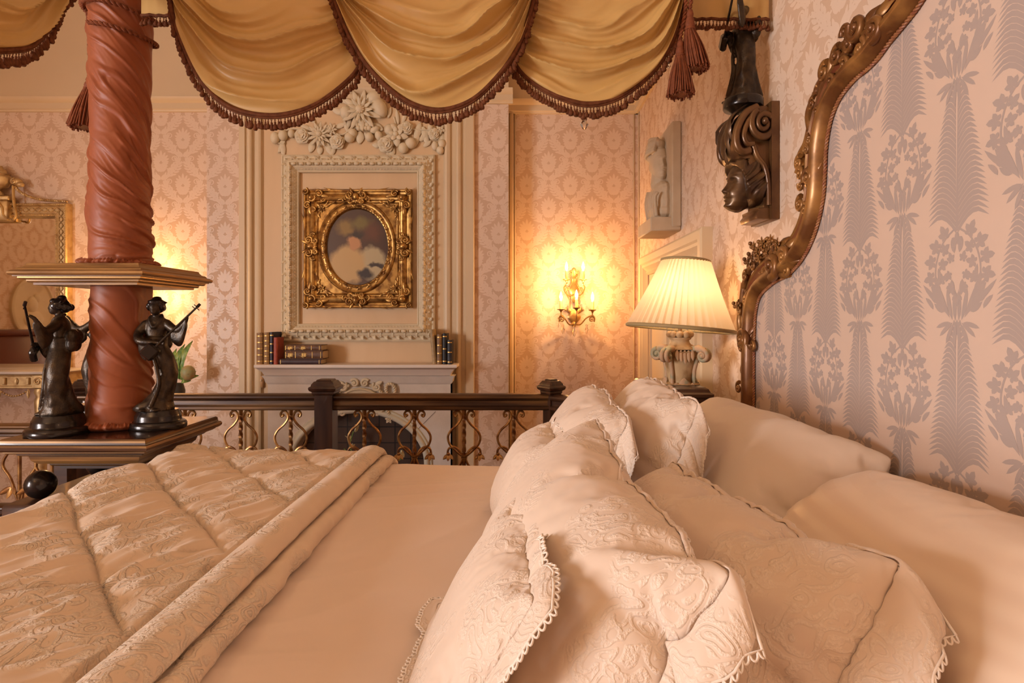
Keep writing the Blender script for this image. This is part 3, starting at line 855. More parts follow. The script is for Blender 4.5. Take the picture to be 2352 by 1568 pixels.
for d, h in ((.062, .030), (.056, .038), (.05, .04), (.040, .032), (.022, .030), (.012, .036), (.006, .034), (.0, .022), (-.003, .012)):
    A.append([(gcx + (orx + d) * math.cos(a), gcz + (orz + d) * math.sin(a), h) for a in angs])
# rect angle -> ellipse correspondence is angular, fine
mb.grid(np.array(A), cv=True, T=Tg)
mb.build('gilt_moulding', M['gold'], por, angle=40)
mb = MB()
for k in range(70):
    a = 2 * PI * k / 70
    mb.ell((gcx + (orx + .009) * math.cos(a), gcz + (orz + .009) * math.sin(a), .035), .0045, n=6, T=Tg)
for k in range(44):
    a = 2 * PI * k / 44
    t = math.atan2(math.sin(a) * (orz + .03), math.cos(a) * (orx + .03))
    mb.leaf(.030, .018, .7, Tg @ T_((gcx + (orx + .031) * math.cos(a), gcz + (orz + .031) * math.sin(a), .032)) @ RZ(t + (.5 if k % 2 else 2.4)), n=4)
mb.build('beading', M['gold'], por, angle=80)
mb = MB()
for sx_, sz_ in ((-1, -1), (1, -1), (1, 1), (-1, 1)):
    mb = MB()
    cx_ = gcx + sx_ * (gx1 - gx0) * .5; cz_ = gcz + sz_ * (gz1 - gz0) * .5
    cx_ = (gx0 if sx_ < 0 else gx1); cz_ = (gz0 if sz_ < 0 else gz1)
    S = Tg @ T_((cx_ - sx_ * .062, cz_ - sz_ * .062, .05)) @ S_(sx_, sz_, 1)
    # shell
    for k in range(7):
        a = -PI / 4 + (k - 3) * .36
        mb.leaf(.058, .028, .7, S @ RZ(a + PI) @ T_((0, -.02, 0)) @ RX(.25), n=5)
    mb.ell((0, 0, .012), (.022, .022, .018), n=10, T=S)
    mb.scroll(.026, 1.5, .010, S @ T_((-.052, .028, .0)) @ RZ(.5)); mb.scroll(.026, 1.5, .010, S @ T_((.028, -.052, .0)) @ RZ(2.4) @ S_(1, -1, 1))
    mb.scroll(.022, 1.4, .009, S @ T_((.044, .044, .0)) @ RZ(2.0)); mb.scroll(.018, 1.4, .008, S @ T_((-.075, -.01, -.006)) @ RZ(3)); mb.scroll(.018, 1.4, .008, S @ T_((-.01, -.08, -.006)) @ RZ(1))
    for a in (.2, 1.37):
        mb.leaf(.07, .026, .6, S @ T_((-.05 if a < 1 else .02, .02 if a < 1 else -.05, 0)) @ RZ(a + (PI / 2 if a < 1 else PI / 2)), n=6)
    # spandrel spray
    Sp = Tg @ T_((cx_ - sx_ * .125, cz_ - sz_ * .135, .034)) @ S_(sx_, sz_, 1)
    mb.flower(.026, Sp, petals=6, layers=2)
    for k, (dx, dz, a) in enumerate(((-.02, .012, 1.25), (-.045, .026, 1.1), (-.07, .036, 1.0), (-.03, .03, .6), (.012, -.02, 3.45), (.026, -.05, 3.3), (.034, -.08, 3.15), (.03, -.03, 2.6), (.01, .01, -.7))):
        mb.leaf(.042, .017, .7, Sp @ T_((dx, dz, 0)) @ RZ(a), n=5)
    mb.build('corner_shell', M['gold'], por, angle=80)
mb = MB()
for (x, z, r) in ((gcx, gz1 - .055, 0), (gcx, gz0 + .055, PI), (gx0 + .055, gcz, PI / 2), (gx1 - .055, gcz, -PI / 2)):
    S = Tg @ T_((x, z, .05)) @ RZ(r)
    mb = MB(); mb.ell((0, .0, .008), (.024, .03, .018), n=10, T=S)
    for s in (-1, 1):
        Q = S @ S_(s, 1, 1)
        mb.scroll(.030, 1.6, .011, Q @ T_((.044, .012, 0)) @ RZ(PI)); mb.scroll(.022, 1.5, .010, Q @ T_((.04, -.03, 0)) @ RZ(1.2)); mb.scroll(.02, 1.3, .008, Q @ T_((.075, -.012, -.004)) @ RZ(-1))
        mb.leaf(.075, .024, .6, Q @ T_((.06, -.01, -.006)) @ RZ(-1.5), n=6, bend=.25); mb.leaf(.05, .02, .6, Q @ T_((.02, .02, 0)) @ RZ(-.5), n=6)
        mb.leaf(.16 if r in (0, PI) else .17, .014, .8, Q @ T_((.07, .035, -.012)) @ RZ(-1.50), n=8, bend=-.12)
    for k in range(3): mb.leaf(.04, .02, .7, S @ T_((0, -.01, .01)) @ RZ(PI + (k - 1) * .5), n=5)
    mb.build('cartouche', M['gold'], por, angle=80)
def paint_mat():
    m = bpy.data.materials.new('old_oil_painting'); m.use_nodes = True
    nt = m.node_tree; N = nt.nodes; L = nt.links; b = N['Principled BSDF']; b.inputs['Roughness'].default_value = .38
    tc = N.new('ShaderNodeTexCoord')
    nz = N.new('ShaderNodeTexNoise'); nz.inputs['Scale'].default_value = 9; nz.inputs['Detail'].default_value = 3
    dist = N.new('ShaderNodeMix'); dist.data_type = 'VECTOR'; dist.inputs['Factor'].default_value = .06
    L.new(tc.outputs['Object'], dist.inputs['A']); L.new(nz.outputs['Color'], dist.inputs['B'])
    col = None
    def blob(cx, cz, rx, rz, c, soft, prev):
        mp = N.new('ShaderNodeMapping'); mp.vector_type = 'POINT'
        cz += .225; mp.inputs['Location'].default_value = (-cx / rx, 0, -cz / rz); mp.inputs['Scale'].default_value = (1 / rx, 0, 1 / rz)
        ln = N.new('ShaderNodeVectorMath'); ln.operation = 'LENGTH'
        mr = N.new('ShaderNodeMapRange'); mr.inputs['From Min'].default_value = 1 + soft; mr.inputs['From Max'].default_value = 1 - soft
        mx = N.new('ShaderNodeMix'); mx.data_type = 'RGBA'; mx.inputs['B'].default_value = (*c, 1)
        L.new(dist.outputs['Result'], mp.inputs['Vector']); L.new(mp.outputs['Vector'], ln.inputs[0]); L.new(ln.outputs['Value'], mr.inputs['Value']); L.new(mr.outputs['Result'], mx.inputs['Factor'])
        if prev is None: mx.inputs['A'].default_value = (.075, .034, .018, 1)
        else: L.new(prev, mx.inputs['A'])
        return mx.outputs['Result']
    o = .03
    col = blob(-.07 + o, .33, .05, .045, (.26, .15, .035), .5, None)
    col = blob(.03 + o, .36, .06, .04, (.17, .12, .03), .5, col)
    col = blob(.10 + o, .30, .05, .05, (.13, .045, .02), .6, col)
    col = blob(.10 + o, .10, .09, .10, (.46, .36, .20), .18, col)
    col = blob(-.06 + o, .09, .115, .125, (.52, .33, .13), .16, col)
    col = blob(-.01 + o, .235, .045, .05, (.50, .24, .10), .2, col)
    col = blob(.0 + o, .285, .045, .022, (.04, .022, .012), .4, col)
    col = blob(.06 + o, .03, .05, .03, (.035, .02, .014), .35, col)
    col = blob(.13 + o, .085, .05, .014, (.05, .03, .02), .3, col)
    L.new(col, b.inputs['Base Color'])
    return m
mb = MB()
mb.poly([(gcx + (orx + .002) * math.cos(2 * PI * k / 48), gcz + (orz + .002) * math.sin(2 * PI * k / 48), .014) for k in range(48)], 0, Tg)
canvas = mb.build('painting', paint_mat(), por, smooth=False)

# ------------------------------------------------------------------ books on the mantel
def book(label, px0, px1, py_top, Y, depth, colr, spine_lines=0, lean=0.0, lay=False, py_bot=837, px_len=None, zbase=None, dec=False, group='old books on the mantel shelf', page=True):
    k = Y / F
    cm = mat('book_cloth', colr, .5, var=tuple(c * .7 for c in colr), vscale=40)
    if not lay:
        x0, x1 = PX(px0, Y), PX(px1, Y); z0 = sz; z1 = sz + (py_bot - py_top) * k
        t = .0035
        r = thing('book', label, 'book', ((x0 + x1) / 2, Y, z0), 0, group)
        mb = MB(); hw = (x1 - x0) / 2; h = z1 - z0
        # rounded spine
        sp = [(-hw, .012), (-hw * .9, .004), (-hw * .5, -.001), (0, -.002), (hw * .5, -.001), (hw * .9, .004), (hw, .012)]
        inn = [(x * .9, y + t) for x, y in sp[::-1]]
        mb.grid(np.array([[(x, y, zz) for x, y in sp + inn] for zz in (0, h)]), cv=True, capu=True)
        mb.box(-hw, -hw + t, .008, depth, 0, h); mb.box(hw - t, hw, .008, depth, 0, h)
        for i in range(spine_lines):
            zz = h * (.1 + .8 * i / max(1, spine_lines - 1))
            mb.grid(np.array([[(x, y - .0012, zc) for x, y in sp] for zc in (zz - .0035, zz + .0035)]), m=1)
        mb.build('cover', [cm, M['gilt_line']], r, rel=False, angle=35)
        mb = MB(); mb.box(-hw + t, hw - t, .012, depth - .006, .004, h - .004); mb.build('page_block', M['page'], r, rel=False, smooth=False)
        r.rotation_euler = (0, lean, 0)
    else:
        x0, x1 = PX(px0, Y), PX(px1, Y); z0 = zbase; h = (py_bot - py_top) * k
        t = .0035
        r = thing('book', label, 'book', ((x0 + x1) / 2, Y, z0), 0, group)
        mb = MB(); hw = (x1 - x0) / 2
        sp = [(.012, 0), (.004, h * .06), (-.001, h * .25), (-.002, h * .5), (-.001, h * .75), (.004, h * .94), (.012, h)]
        inn = [(y + t, .1 * h + z * .8) for y, z in sp[::-1]]
        mb.grid(np.array([[(xx, y, z) for y, z in sp + inn] for xx in (-hw, hw)]), cv=True, capu=True)
        mb.box(-hw, hw, .008, depth, 0, t); mb.box(-hw, hw, .008, depth, h - t, h)
        if dec:
            for cx_ in (-hw * .72, 0.0):
                for s_ in (1, .62):
                    a_, b_ = .034 * s_, h * .36 * s_
                    mb.tube([(cx_ - a_, -.003, h / 2), (cx_, -.003, h / 2 + b_), (cx_ + a_, -.003, h / 2), (cx_, -.003, h / 2 - b_)], .0016, n=4, closed=True, m=1)
                for q in range(-2, 3): mb.box(cx_ + q * .006 - .0015, cx_ + q * .006 + .0015, -.0035, -.001, h * .3, h * .7, m=1)
        for xx in ((-.92, .92) if not dec else (-.97, -.45, .45, .9)):
            mb.box(xx * hw - .0015, xx * hw + .0015, -.0032, -.001, h * .12, h * .88, m=1)
        mb.build('cover', [cm, M['gilt_line']], r, rel=False, angle=35)
        mb = MB(); mb.box(-hw + .004, hw - .005, .012, depth - .006, t, h - t); mb.build('page_block', M['page'], r, rel=False, smooth=False)
    return r
YBk = 3.925
book('tan leather book with dark ribbed spine at the left end of the mantel row', 588, 603, 765, YBk, .13, (.30, .15, .05), 5)
book('tan leather book with gilt lines, second from the left end of the mantel', 604.5, 618, 764, YBk, .13, (.34, .18, .06), 6)
book('tall navy blue book standing beside the red book', 619, 627, 763, YBk, .14, (.035, .03, .05), 4)
book('thin red book standing between the navy book and the flat stack', 627.5, 637, 775, YBk - .01, .11, (.42, .08, .045), 0)
kk = YBk / F
book('flat dark plum book at the bottom of the stack on the mantel', 641, 737, 825, YBk - .01, .12, (.06, .028, .03), lay=True, zbase=sz)
z2 = sz + 12 * kk + .0005
book('flat brown book with gilt diamonds in the middle of the stack', 655, 741, 805, YBk - .005, .13, (.13, .055, .025), lay=True, py_bot=824, zbase=z2, dec=True)
z3 = z2 + 19 * kk + .0005
book('flat brown book with gilt diamonds on top of the stack', 655, 738, 792, YBk - .003, .13, (.15, .065, .03), lay=True, py_bot=805, zbase=z3, dec=True)
book('tall tan book leaning to the left at the right end of the mantel', 993, 1003, 757, YBk + .02, .13, (.42, .27, .12), 0, lean=-.085)
book('brown leather book between the leaning tan book and the black books', 1003, 1015, 768, YBk, .12, (.26, .13, .045), 4)
book('tall black book standing behind the short black book on the mantel', 1016, 1026, 766, YBk, .13, (.022, .018, .018), 3)
book('short blue black book at the far right end of the mantel', 1027, 1038, 781, YBk - .01, .10, (.028, .026, .034), 3)
# ------------------------------------------------------------------ wall sconces
SCONCE_BULBS = []
def crystal(mb, x, y, z, L, W, T):
    pr = [(.0, 0), (W * .35, -L * .12), (W * .25, -L * .3), (W * .5, -L * .55), (W * .3, -L * .8), (0, -L)]
    A = []
    for r_, yy in pr:
        A.append([(x + max(r_, .0004) * math.cos(a), y + yy, z + max(r_, .0004) * .6 * math.sin(a)) for a in [2 * PI * k / 6 for k in range(6)]])
    mb.grid(np.array(A), cv=True, T=T)
def make_sconce(px, py, Y, label):
    c = Vector((PX(px, Y), Y, PZ(py, Y)))
    r = thing('wall_sconce', label, 'wall light', tuple(c), 0, 'crystal candle sconces')
    T = on_back(c.x, c.y, c.z)
    mb = MB()
    mb.leaf(.20, .075, .35, T @ T_((0, -.01, .012)), n=8, lobes=2)
    mb.leaf(.11, .10, .35, T @ T_((0, -.06, .012)) @ RZ(PI), n=8, lobes=2)
    mb.leaf(.10, .05, .4, T @ T_((0, .15, .012)), n=8, lobes=2)
    for s in (-1, 1):
        Q = T @ S_(s, 1, 1)
        mb.leaf(.07, .032, .5, Q @ T_((.012, -.09, .014)) @ RZ(-.8), n=6)
        mb.leaf(.06, .024, .5, Q @ T_((.016, -.06, .014)) @ RZ(-1.6), n=6)
        mb.tube([Q @ p for p in cr([(.0, -.13, .015), (.035, -.07, .015), (.03, 0, .015), (.055, .06, .015), (.022, .13, .015), (.03, .19, .015), (.005, .215, .015)], 5)], .0045, n=6)
        mb.scroll(.016, 1.3, .005, Q @ T_((.022, .215, .016)) @ RZ(PI))
    mb.ell((0, -.165, .02), (.022, .02, .02), n=10, T=T)
    mb.build('backplate', M['sconce'], r, angle=80)
    spots = [(-.064, .15, .125), (.054, .15, .125), (-.105, -.062, .145), (0, -.052, .19), (.118, -.066, .145)]
    for i, (x, y, z) in enumerate(spots):
        mb = MB()
        s = -1 if x < 0 else 1
        if i < 2:
            path = [(0, .05, .02), (s * .03, .04, .04), (x * 1.05, .06, .07), (x * 1.25, .095, .105), (x * 1.0, .115, .125), (x, y - .012, z)]
            mb.scroll(.016, 1.4, .004, T @ T_((x * .80, .085, .055)) @ S_(s, 1, 1) @ RZ(-.5))
        elif i == 3:
            path = [(0, -.16, .02), (0, -.17, .08), (0, -.155, .15), (0, -.11, .19), (0, y - .012, z)]
        else:
            path = [(0, -.165, .02), (s * .04, -.168, .07), (s * .075, -.125, .11), (x * .95, -.105, .145), (x * 1.12, -.12, .145), (x * 1.1, -.15, .145)]
            mb.scroll(.022, 1.5, .006, T @ T_((x * .95, -.132, .145)) @ S_(s, 1, 1))
            mb.tube([T @ Vector((x * .98, -.108, .145)), T @ Vector((x, y - .012, z))], .004, n=6)
        mb.tube([T @ p for p in cr(path, 5)], .0055, n=6)
        mb.build('arm', M['sconce'], r)
        mb = MB()
        A = [[(x + rr * math.cos(a), y + h, z + rr * math.sin(a)) for a in [2 * PI * k / 14 for k in range(14)]] for rr, h in ((.003, -.022), (.010, -.012), (.012, -.006), (.026, -.002), (.029, .003), (.026, .004), (.01, .001), (.002, .001))]
        mb.grid(np.array(A), cv=True, T=T)
        mb.build('drip_pan', M['sconce'], r, angle=60)
        mb = MB()
        A = [[(x + (rr * (1 + .1 * math.sin(3 * a + h * 60))) * math.cos(a), y + h, z + rr * (1 + .1 * math.sin(3 * a + h * 60)) * math.sin(a)) for a in [2 * PI * k / 12 for k in range(12)]] for rr, h in ((.0105, 0), (.0095, .015), (.010, .035), (.0095, .055), (.0115, .060), (.010, .066), (.001, .066))]
        mb.grid(np.array(A), cv=True, T=T)
        mb.build('candle_sleeve', M['candle'], r, angle=80)
        mb = MB()
        A = [[(x + rr * math.cos(a), y + h, z + rr * math.sin(a)) for a in [2 * PI * k / 12 for k in range(12)]] for rr, h in ((.004, .066), (.008, .074), (.011, .086), (.010, .098), (.006, .112), (.002, .124), (.0003, .128))]
        mb.grid(np.array(A), cv=True, T=T)
        bo = mb.build('bulb', M['bulb'], r)
        bo.visible_shadow = True
        SCONCE_BULBS.append(tuple(T @ Vector((x, y + .092, z + .03))))
    for (x, y, z, L, W_) in ((0, -.175, .05, .085, .036), (-.085, -.165, .07, .075, .026), (.085, -.165, .07, .075, .026), (-.03, .02, .05, .05, .022), (.035, .03, .05, .055, .022), (.05, -.02, .06, .05, .02), (-.05, -.03, .06, .045, .02), (-.12, -.16, .085, .03, .014), (.135, -.16, .085, .03, .014)):
        mb = MB(); crystal(mb, x, y, z, L, W_, T); mb.build('crystal_drop', M['glass'], r, smooth=False)
    return r
make_sconce(1318, 692, YB - .002, 'brass candle sconce with crystal drops glowing on the orange recess wall')
make_sconce(334, 692, YL - .002, 'brass candle sconce with crystal drops glowing behind the draped bedpost')

# ------------------------------------------------------------------ gilt mirror and console at the left
YM = YL - .001
mx_c = PX(8, YM)
mir = thing('gilt_mirror', 'gilt framed wall mirror with carved urn crest behind the bronze figure in profile', 'mirror', (mx_c, YM, PZ(865, YM)))
Tm_ = on_back(0, YM, 0)
mhw = PX(157, YM - .04) - mx_c
mz0, mz1 = PZ(885, YM), PZ(467, YM - .04)
mb = MB()
mp_ = [(0, 0), (0, .05), (.006, .058), (.014, .058), (.018, .05), (.022, .042), (.030, .046), (.048, .048), (.066, .046), (.074, .042), (.080, .046), (.088, .046), (.094, .036), (.104, .022), (.106, .014)]
moulding_rect(mb, mx_c - mhw, mx_c + mhw, mz0, mz1, mp_, Tm_)
mb.build('mirror_frame', M['palegold'], mir, angle=30)
mb = MB()
def rope_b(x, y, r, i, n):
    mb.ell((x, y, .060), (.009, .005, .004), n=6, T=Tm_, R=Matrix.Rotation(r + .6, 3, 'Z'))
along_rect(mx_c - mhw, mx_c + mhw, mz0, mz1, .010, .013, rope_b)
mb.build('beading', M['palegold'], mir)
mb = MB()
along_rect(mx_c - mhw, mx_c + mhw, mz0, mz1, .084, .013, lambda x, y, r, i, n: mb.ell((x, y, .047), (.007, .005, .005), n=6, T=Tm_))
mb.build('beading', M['palegold'], mir)
mb = MB()
for ph in (0, PI):
    for (ax, ay, bx, by) in ((mx_c - mhw + .048, mz1 - .048, mx_c + mhw - .048, mz1 - .048), (mx_c + mhw - .048, mz0 + .048, mx_c + mhw - .048, mz1 - .048), (mx_c - mhw + .048, mz0 + .048, mx_c - mhw + .048, mz1 - .048)):
        L = math.hypot(bx - ax, by - ay); n = int(L / .006); ux, uy = (bx - ax) / L, (by - ay) / L
        for i in range(n):
            t = i / n; s = .014 * math.sin(2 * PI * t * L / .09 + ph)
            mb.ell((ax + (bx - ax) * t - uy * s, ay + (by - ay) * t + ux * s, .050), .0045, n=5, T=Tm_)
mb.build('guilloche', M['palegold'], mir)
mb = MB()
mb.poly([(mx_c - mhw + .1, mz0 + .1, .016), (mx_c + mhw - .1, mz0 + .1, .016), (mx_c + mhw - .1, mz1 - .1, .016), (mx_c - mhw + .1, mz1 - .1, .016)], 0, Tm_)
mb.build('mirror_glass', M['mirror'], mir, smooth=False)
# crest: pedestal, urn, rams' heads, ribbons
mb = MB()
uz = lambda py: PZ(py, YM - .05)
um = YM / F
for dx in (0,):
    c0 = mx_c
    mb.box(c0 - .16, c0 + .10 + .0, uz(508), uz(462), .02, .085, T=Tm_, bev=.006)
    mb.box(c0 - .13, c0 + .115, uz(462), uz(452), .02, .095, T=Tm_, bev=.004)
    urn = [(.03, 452), (.055, 449), (.05, 444), (.03, 438), (.045, 434), (.085, 430), (.10, 422), (.105, 410), (.098, 405), (.09, 404), (.10, 401), (.075, 399), (.07, 392), (.05, 388), (.042, 382)]
    A = [[(c0 + rr * 1.0 * math.cos(a), uz(py), .06 + rr * .5 * math.sin(a)) for a in [2 * PI * k / 20 for k in range(20)]] for rr, py in urn]
    mb.grid(np.array(A), cv=True, T=Tm_, capu=True)
mb.build('urn', M['palegold'], mir, angle=50)
for s in (-1, 1):
    mb = MB(); Q = Tm_ @ T_((mx_c, uz(428), .06)) @ S_(s, 1, 1)
    mb.ell((.15, .03, 0), (.036, .028, .026), n=12, T=Q); mb.ell((.175, .010, .004), (.028, .020, .02), n=10, T=Q); mb.ell((.122, .035, 0), (.022, .03, .022), n=10, T=Q)
    mb.scroll(.020, 1.3, .008, Q @ T_((.145, .03, .022)) @ RZ(1.5))
    mb.ell((.19, .0, .006), (.012, .009, .012), n=8, T=Q)
    mb.build('ram_head', M['palegold'], mir)
    mb = MB()
    rope(mb, [Q @ p for p in cr([(.135, .0, .0), (.17, -.04, 0), (.24, -.075, 0), (.34, -.098, -.01), (mhw - .01, -.105, -.02)], 8)], .010, .026, n=5)
    mb.tube([Q @ p for p in cr([(.13, .0, .01), (.135, -.06, .014), (.14, -.13, .014), (.155, -.21, .014), (.14, -.245, .02), (.115, -.235, .02)], 6)], [.012] * 25 + [.010] * 6, n=8, flat=.6)
    mb.tube([Q @ p for p in cr([(.045, -.12, .03), (.07, -.16, .03), (.075, -.21, .026), (.10, -.235, .02), (.115, -.235, .02)], 6)], .010, n=8, flat=.6)
    mb.ell((.0, -.14, .04), (.05 if s > 0 else .01, .05, .03), n=10, T=Q)
    mb.build('ribbon_garland', M['palegold'], mir)

YCon = YL - .36
con = thing('console_table', 'gilt carved console table under the mirror behind the bronze figure', 'table', (mx_c, YCon, 0))
chw = PX(106, YCon) - mx_c + .005
ctz = PZ(853, YCon)
mb = MB(); rect_stack(mb, mx_c - chw, mx_c + chw, YCon, YL - .002, [(0, ctz - .02), (.012, ctz - .016), (.012, ctz - .004), (.008, ctz)], back=False)
mb.build('marble_top', mat('marble', (.62, .55, .48), .25, var=(.5, .44, .4), vscale=8), con)
Tc_ = on_back(0, YCon, 0)
mb = MB()
rect_stack(mb, mx_c - chw + .01, mx_c + chw - .01, YCon + .01, YL - .01, [(0, ctz - .115), (.006, ctz - .11), (.006, ctz - .10), (0, ctz - .095), (0, ctz - .034), (.008, ctz - .03), (.012, ctz - .02)], back=False)
nfl = 15
for i in range(nfl):
    x = mx_c - chw + .05 + (2 * chw - .1) * i / (nfl - 1)
    if i % 2: mb.box(x - .011, x + .011, ctz - .088, ctz - .04, -.012, .004, T=Tc_, bev=.004)
    else:
        mb.leaf(.045, .026, .6, Tc_ @ T_((x, ctz - .088, -.006)), n=6, lobes=2)
for s in (-1, 1):
    mb.box(mx_c + s * (chw - .05) - .045, mx_c + s * (chw - .05) + .045, ctz - .112, ctz - .022, -.012, .012, T=Tc_, bev=.005)
    mb.scroll(.028, 1.4, .007, Tc_ @ T_((mx_c + s * (chw - .05), ctz - .066, .014)) @ S_(s, 1, 1))
mb.build('apron', M['palegold'], con, angle=40)
mb = MB()
for i in range(5):
    xa = mx_c - chw + .12 + i * (2 * chw - .24) / 5; xb = xa + (2 * chw - .24) / 5
    for k in range(13):
        t = k / 12
        mb.ell((xa + (xb - xa) * t, ctz - .125 - .038 * math.sin(PI * t), .004), .0075, n=6, T=Tc_)
    mb.leaf(.065, .026, .6, Tc_ @ T_((xb, ctz - .115, .004)) @ RZ(PI), n=6)
mb.build('bead_swag', M['palegold'], con)
for i, (s, yy) in enumerate(((-1, YCon + .03), (1, YCon + .03), (-1, YL - .05), (1, YL - .05))):
    mb = MB()
    x = mx_c + s * (chw - .06)
    pr = [(.022, 0), (.026, .02), (.018, .05), (.022, .10), (.035, ctz - .30), (.040, ctz - .20), (.03, ctz - .17), (.042, ctz - .14), (.036, ctz - .115)]
    mb.lathe(pr, 12, (x, yy, 0)); mb.build('leg', M['palegold'], con)

# ------------------------------------------------------------------ plant behind the right hand figure
pl = thing('potted_plant', 'green plant with striped blade leaves and round bud behind the right bronze figure', 'plant', (PX(404, 4.0), 4.0, 0))
mb = MB(); px_, pz_ = PX(404, 4.0), PZ(880, 4.0)
mb.lathe([(.10, 0), (.10, .03), (.03, .06), (.022, .5), (.028, pz_ - .16), (.05, pz_ - .13), (.058, pz_ - .05), (.045, pz_), (.04, pz_ - .01)], 16, (px_, 4.0, 0))
mb.build('vase', mat('dark_vase', (.05, .045, .04), .3), pl)
mb = MB()
def blade(p0, p1, W, sag=.0, dy=0):
    a = P(*p0, 4.0); b = P(*p1, 4.0 + dy); n = 8; A = []
    d = (b - a); side = d.cross(Vector((0, 1, 0))).normalized()
    for i in range(n + 1):
        t = i / n; w = W * .5 * math.sin(PI * min(1, .12 + t * .88)) ** .7
        c = a + d * t + Vector((0, -.06 * math.sin(PI * t), -sag * t * t))
        A.append([tuple(c - side * w), tuple(c + Vector((0, .008, 0))), tuple(c + side * w)])
    mb.grid(np.array(A))
for a, b, W_ in (((412, 870), (442, 782), .05), ((408, 870), (424, 790), .05), ((415, 872), (432, 800), .06), ((404, 872), (380, 800), .05), ((425, 866), (458, 862), .04), ((400, 872), (362, 872), .045), ((420, 870), (440, 874), .035), ((395, 875), (372, 868), .03), ((410, 868), (405, 800), .05), ((430, 860), (452, 852), .03)):
    mb = MB(); blade(a, b, W_, .0, -.03); mb.build('leaf', M['leaf'], pl, angle=180)
mb = MB(); c = P(432, 856, 3.94)
mb.ell(c, (.046, .046, .052), n=14)
for k in range(12):
    mb.leaf(.07, .03, .5, T_(c) @ RZ(k * .9) @ T_((0, -.01, -.04)) @ RX(1.1 - .05 * k), n=5)
mb.build('flower_bud', M['bud'], pl, angle=80)

# ------------------------------------------------------------------ things only the mirror shows on the left wall
med = thing('round_plaque', 'round cream relief plaque seen only in the mirror glass', 'plaque', (XL, 2.42, 1.72))
mb = MB()
TLm = TL @ T_((2.42, 1.75, 0))
A = [[(r_ * math.cos(a), r_ * 1.15 * math.sin(a), h) for a in [2 * PI * k / 40 for k in range(40)]] for r_, h in ((.27, 0), (.27, .03), (.25, .036), (.235, .022), (.001, .022))]
mb.grid(np.array(A), cv=True, T=TLm)
mb.build('disc', M['plaster'], med, angle=40)
mb = MB(); mb.ell((.02, .03, .02), (.07, .09, .03), n=14, T=TLm); mb.ell((.0, -.12, .02), (.13, .09, .028), n=14, T=TLm); mb.ell((-.04, .10, .02), (.05, .05, .025), n=12, T=TLm)
mb.build('relief_figure', M['plaster'], med)
cab = thing('dark_cabinet', 'dark mahogany cabinet seen only in the mirror glass', 'cabinet', (XL, 2.9, 0))
mb = MB(); mb.box(XL + .01, XL + .40, 2.66, 3.3, 0, 1.48, bev=.01); mb.box(XL + .01, XL + .43, 2.63, 3.33, 1.48, 1.53, bev=.008); mb.build('carcass', mat('cabinet_wood', (.13, .035, .016), .35), cab)
# ------------------------------------------------------------------ the bed
PCX, PCY = -1.414, 2.10
bed = thing('four_poster_bed', 'grand four poster bed with carved gilt headboard and rust silk draped post', 'bed', (-.30, 1.05, .25))
mb = MB(); mb.box(PCX - .235, PCX + .235, PCY - .225, PCY + .225, .251, E - .592, bev=.01); mb.box(-1.2, .80, -.02, 2.10, .251, .62, bev=.02)
mb.build('bed_base', M['wood'], bed)
mb = MB(); mb.box(-1.22, .79, -.03, 2.12, .622, E - .56, bev=.05); mb.build('mattress', M['linen'], bed)
lp = [(-.120, -.500, 0), (-.120, -.488, 2), (-.104, -.487, 2), (-.100, -.482, 0), (-.100, -.478, 2), (-.078, -.474, 2), (-.066, -.462, 2), (-.062, -.448, 0), (-.062, -.444, 2), (-.046, -.442, 2), (-.040, -.437, 0), (-.040, -.433, 2), (-.024, -.431, 2), (-.016, -.426, 2), (-.016, -.421, 0), (-.005, -.420, 2), (.001, -.414, 2), (.002, -.407, 2), (-.002, -.400, 0), (-.008, -.398, 0), (-.010, -.392, 2), (-.010, -.385, 2), (-.015, -.380, 1), (-.022, -.379, 1)]
mb = MB(); rect_stack(mb, PCX - .243, PCX + .243, PCY - .238, PCY + .238, [(o, E + z) for o, z, g in lp], cap=False, mats=[g for o, z, g in lp])
mb.grid(np.array([[(PCX - .243 + .022, PCY - .216, E - .379), (PCX + .243 - .022, PCY - .216, E - .379)], [(PCX - .221, PCY + .216, E - .379), (PCX + .221, PCY + .216, E - .379)]]), m=1)
plat = mb.build('post_platform', [M['wood'], M['polished'], M['platgilt']], bed, angle=20)
for sx_, sy_ in ((-1, -1), (1, -1), (1, 1), (-1, 1)):
    mb = MB(); mb.ell((PCX + sx_ * .17, PCY + sy_ * .14, E - .547), (.046, .046, .047), n=20)
    mb.build('ball_foot', M['bronze_smooth'], plat)
up = [(-.046, .116, 0), (-.046, .123, 2), (-.036, .124, 2), (-.033, .128, 0), (-.033, .132, 2), (-.021, .133, 2), (-.017, .137, 2), (-.017, .141, 0), (-.008, .142, 0), (-.008, .1445, 2), (-.001, .146, 2), (.002, .151, 2), (.001, .157, 2), (-.006, .162, 0), (-.013, .163, 2), (-.015, .168, 2), (-.019, .171, 0), (-.026, .173, 2), (-.032, .180, 2), (-.034, .186, 0), (-.037, .187, 0)]
mb = MB(); rect_stack(mb, PCX - .2165, PCX + .2165, PCY - .2165, PCY + .2165, [(o, E + z) for o, z, g in up], mats=[g for o, z, g in up])
mb.build('post_shelf', [M['platgilt'], M['platgilt'], M['giltbead']], bed, angle=20)

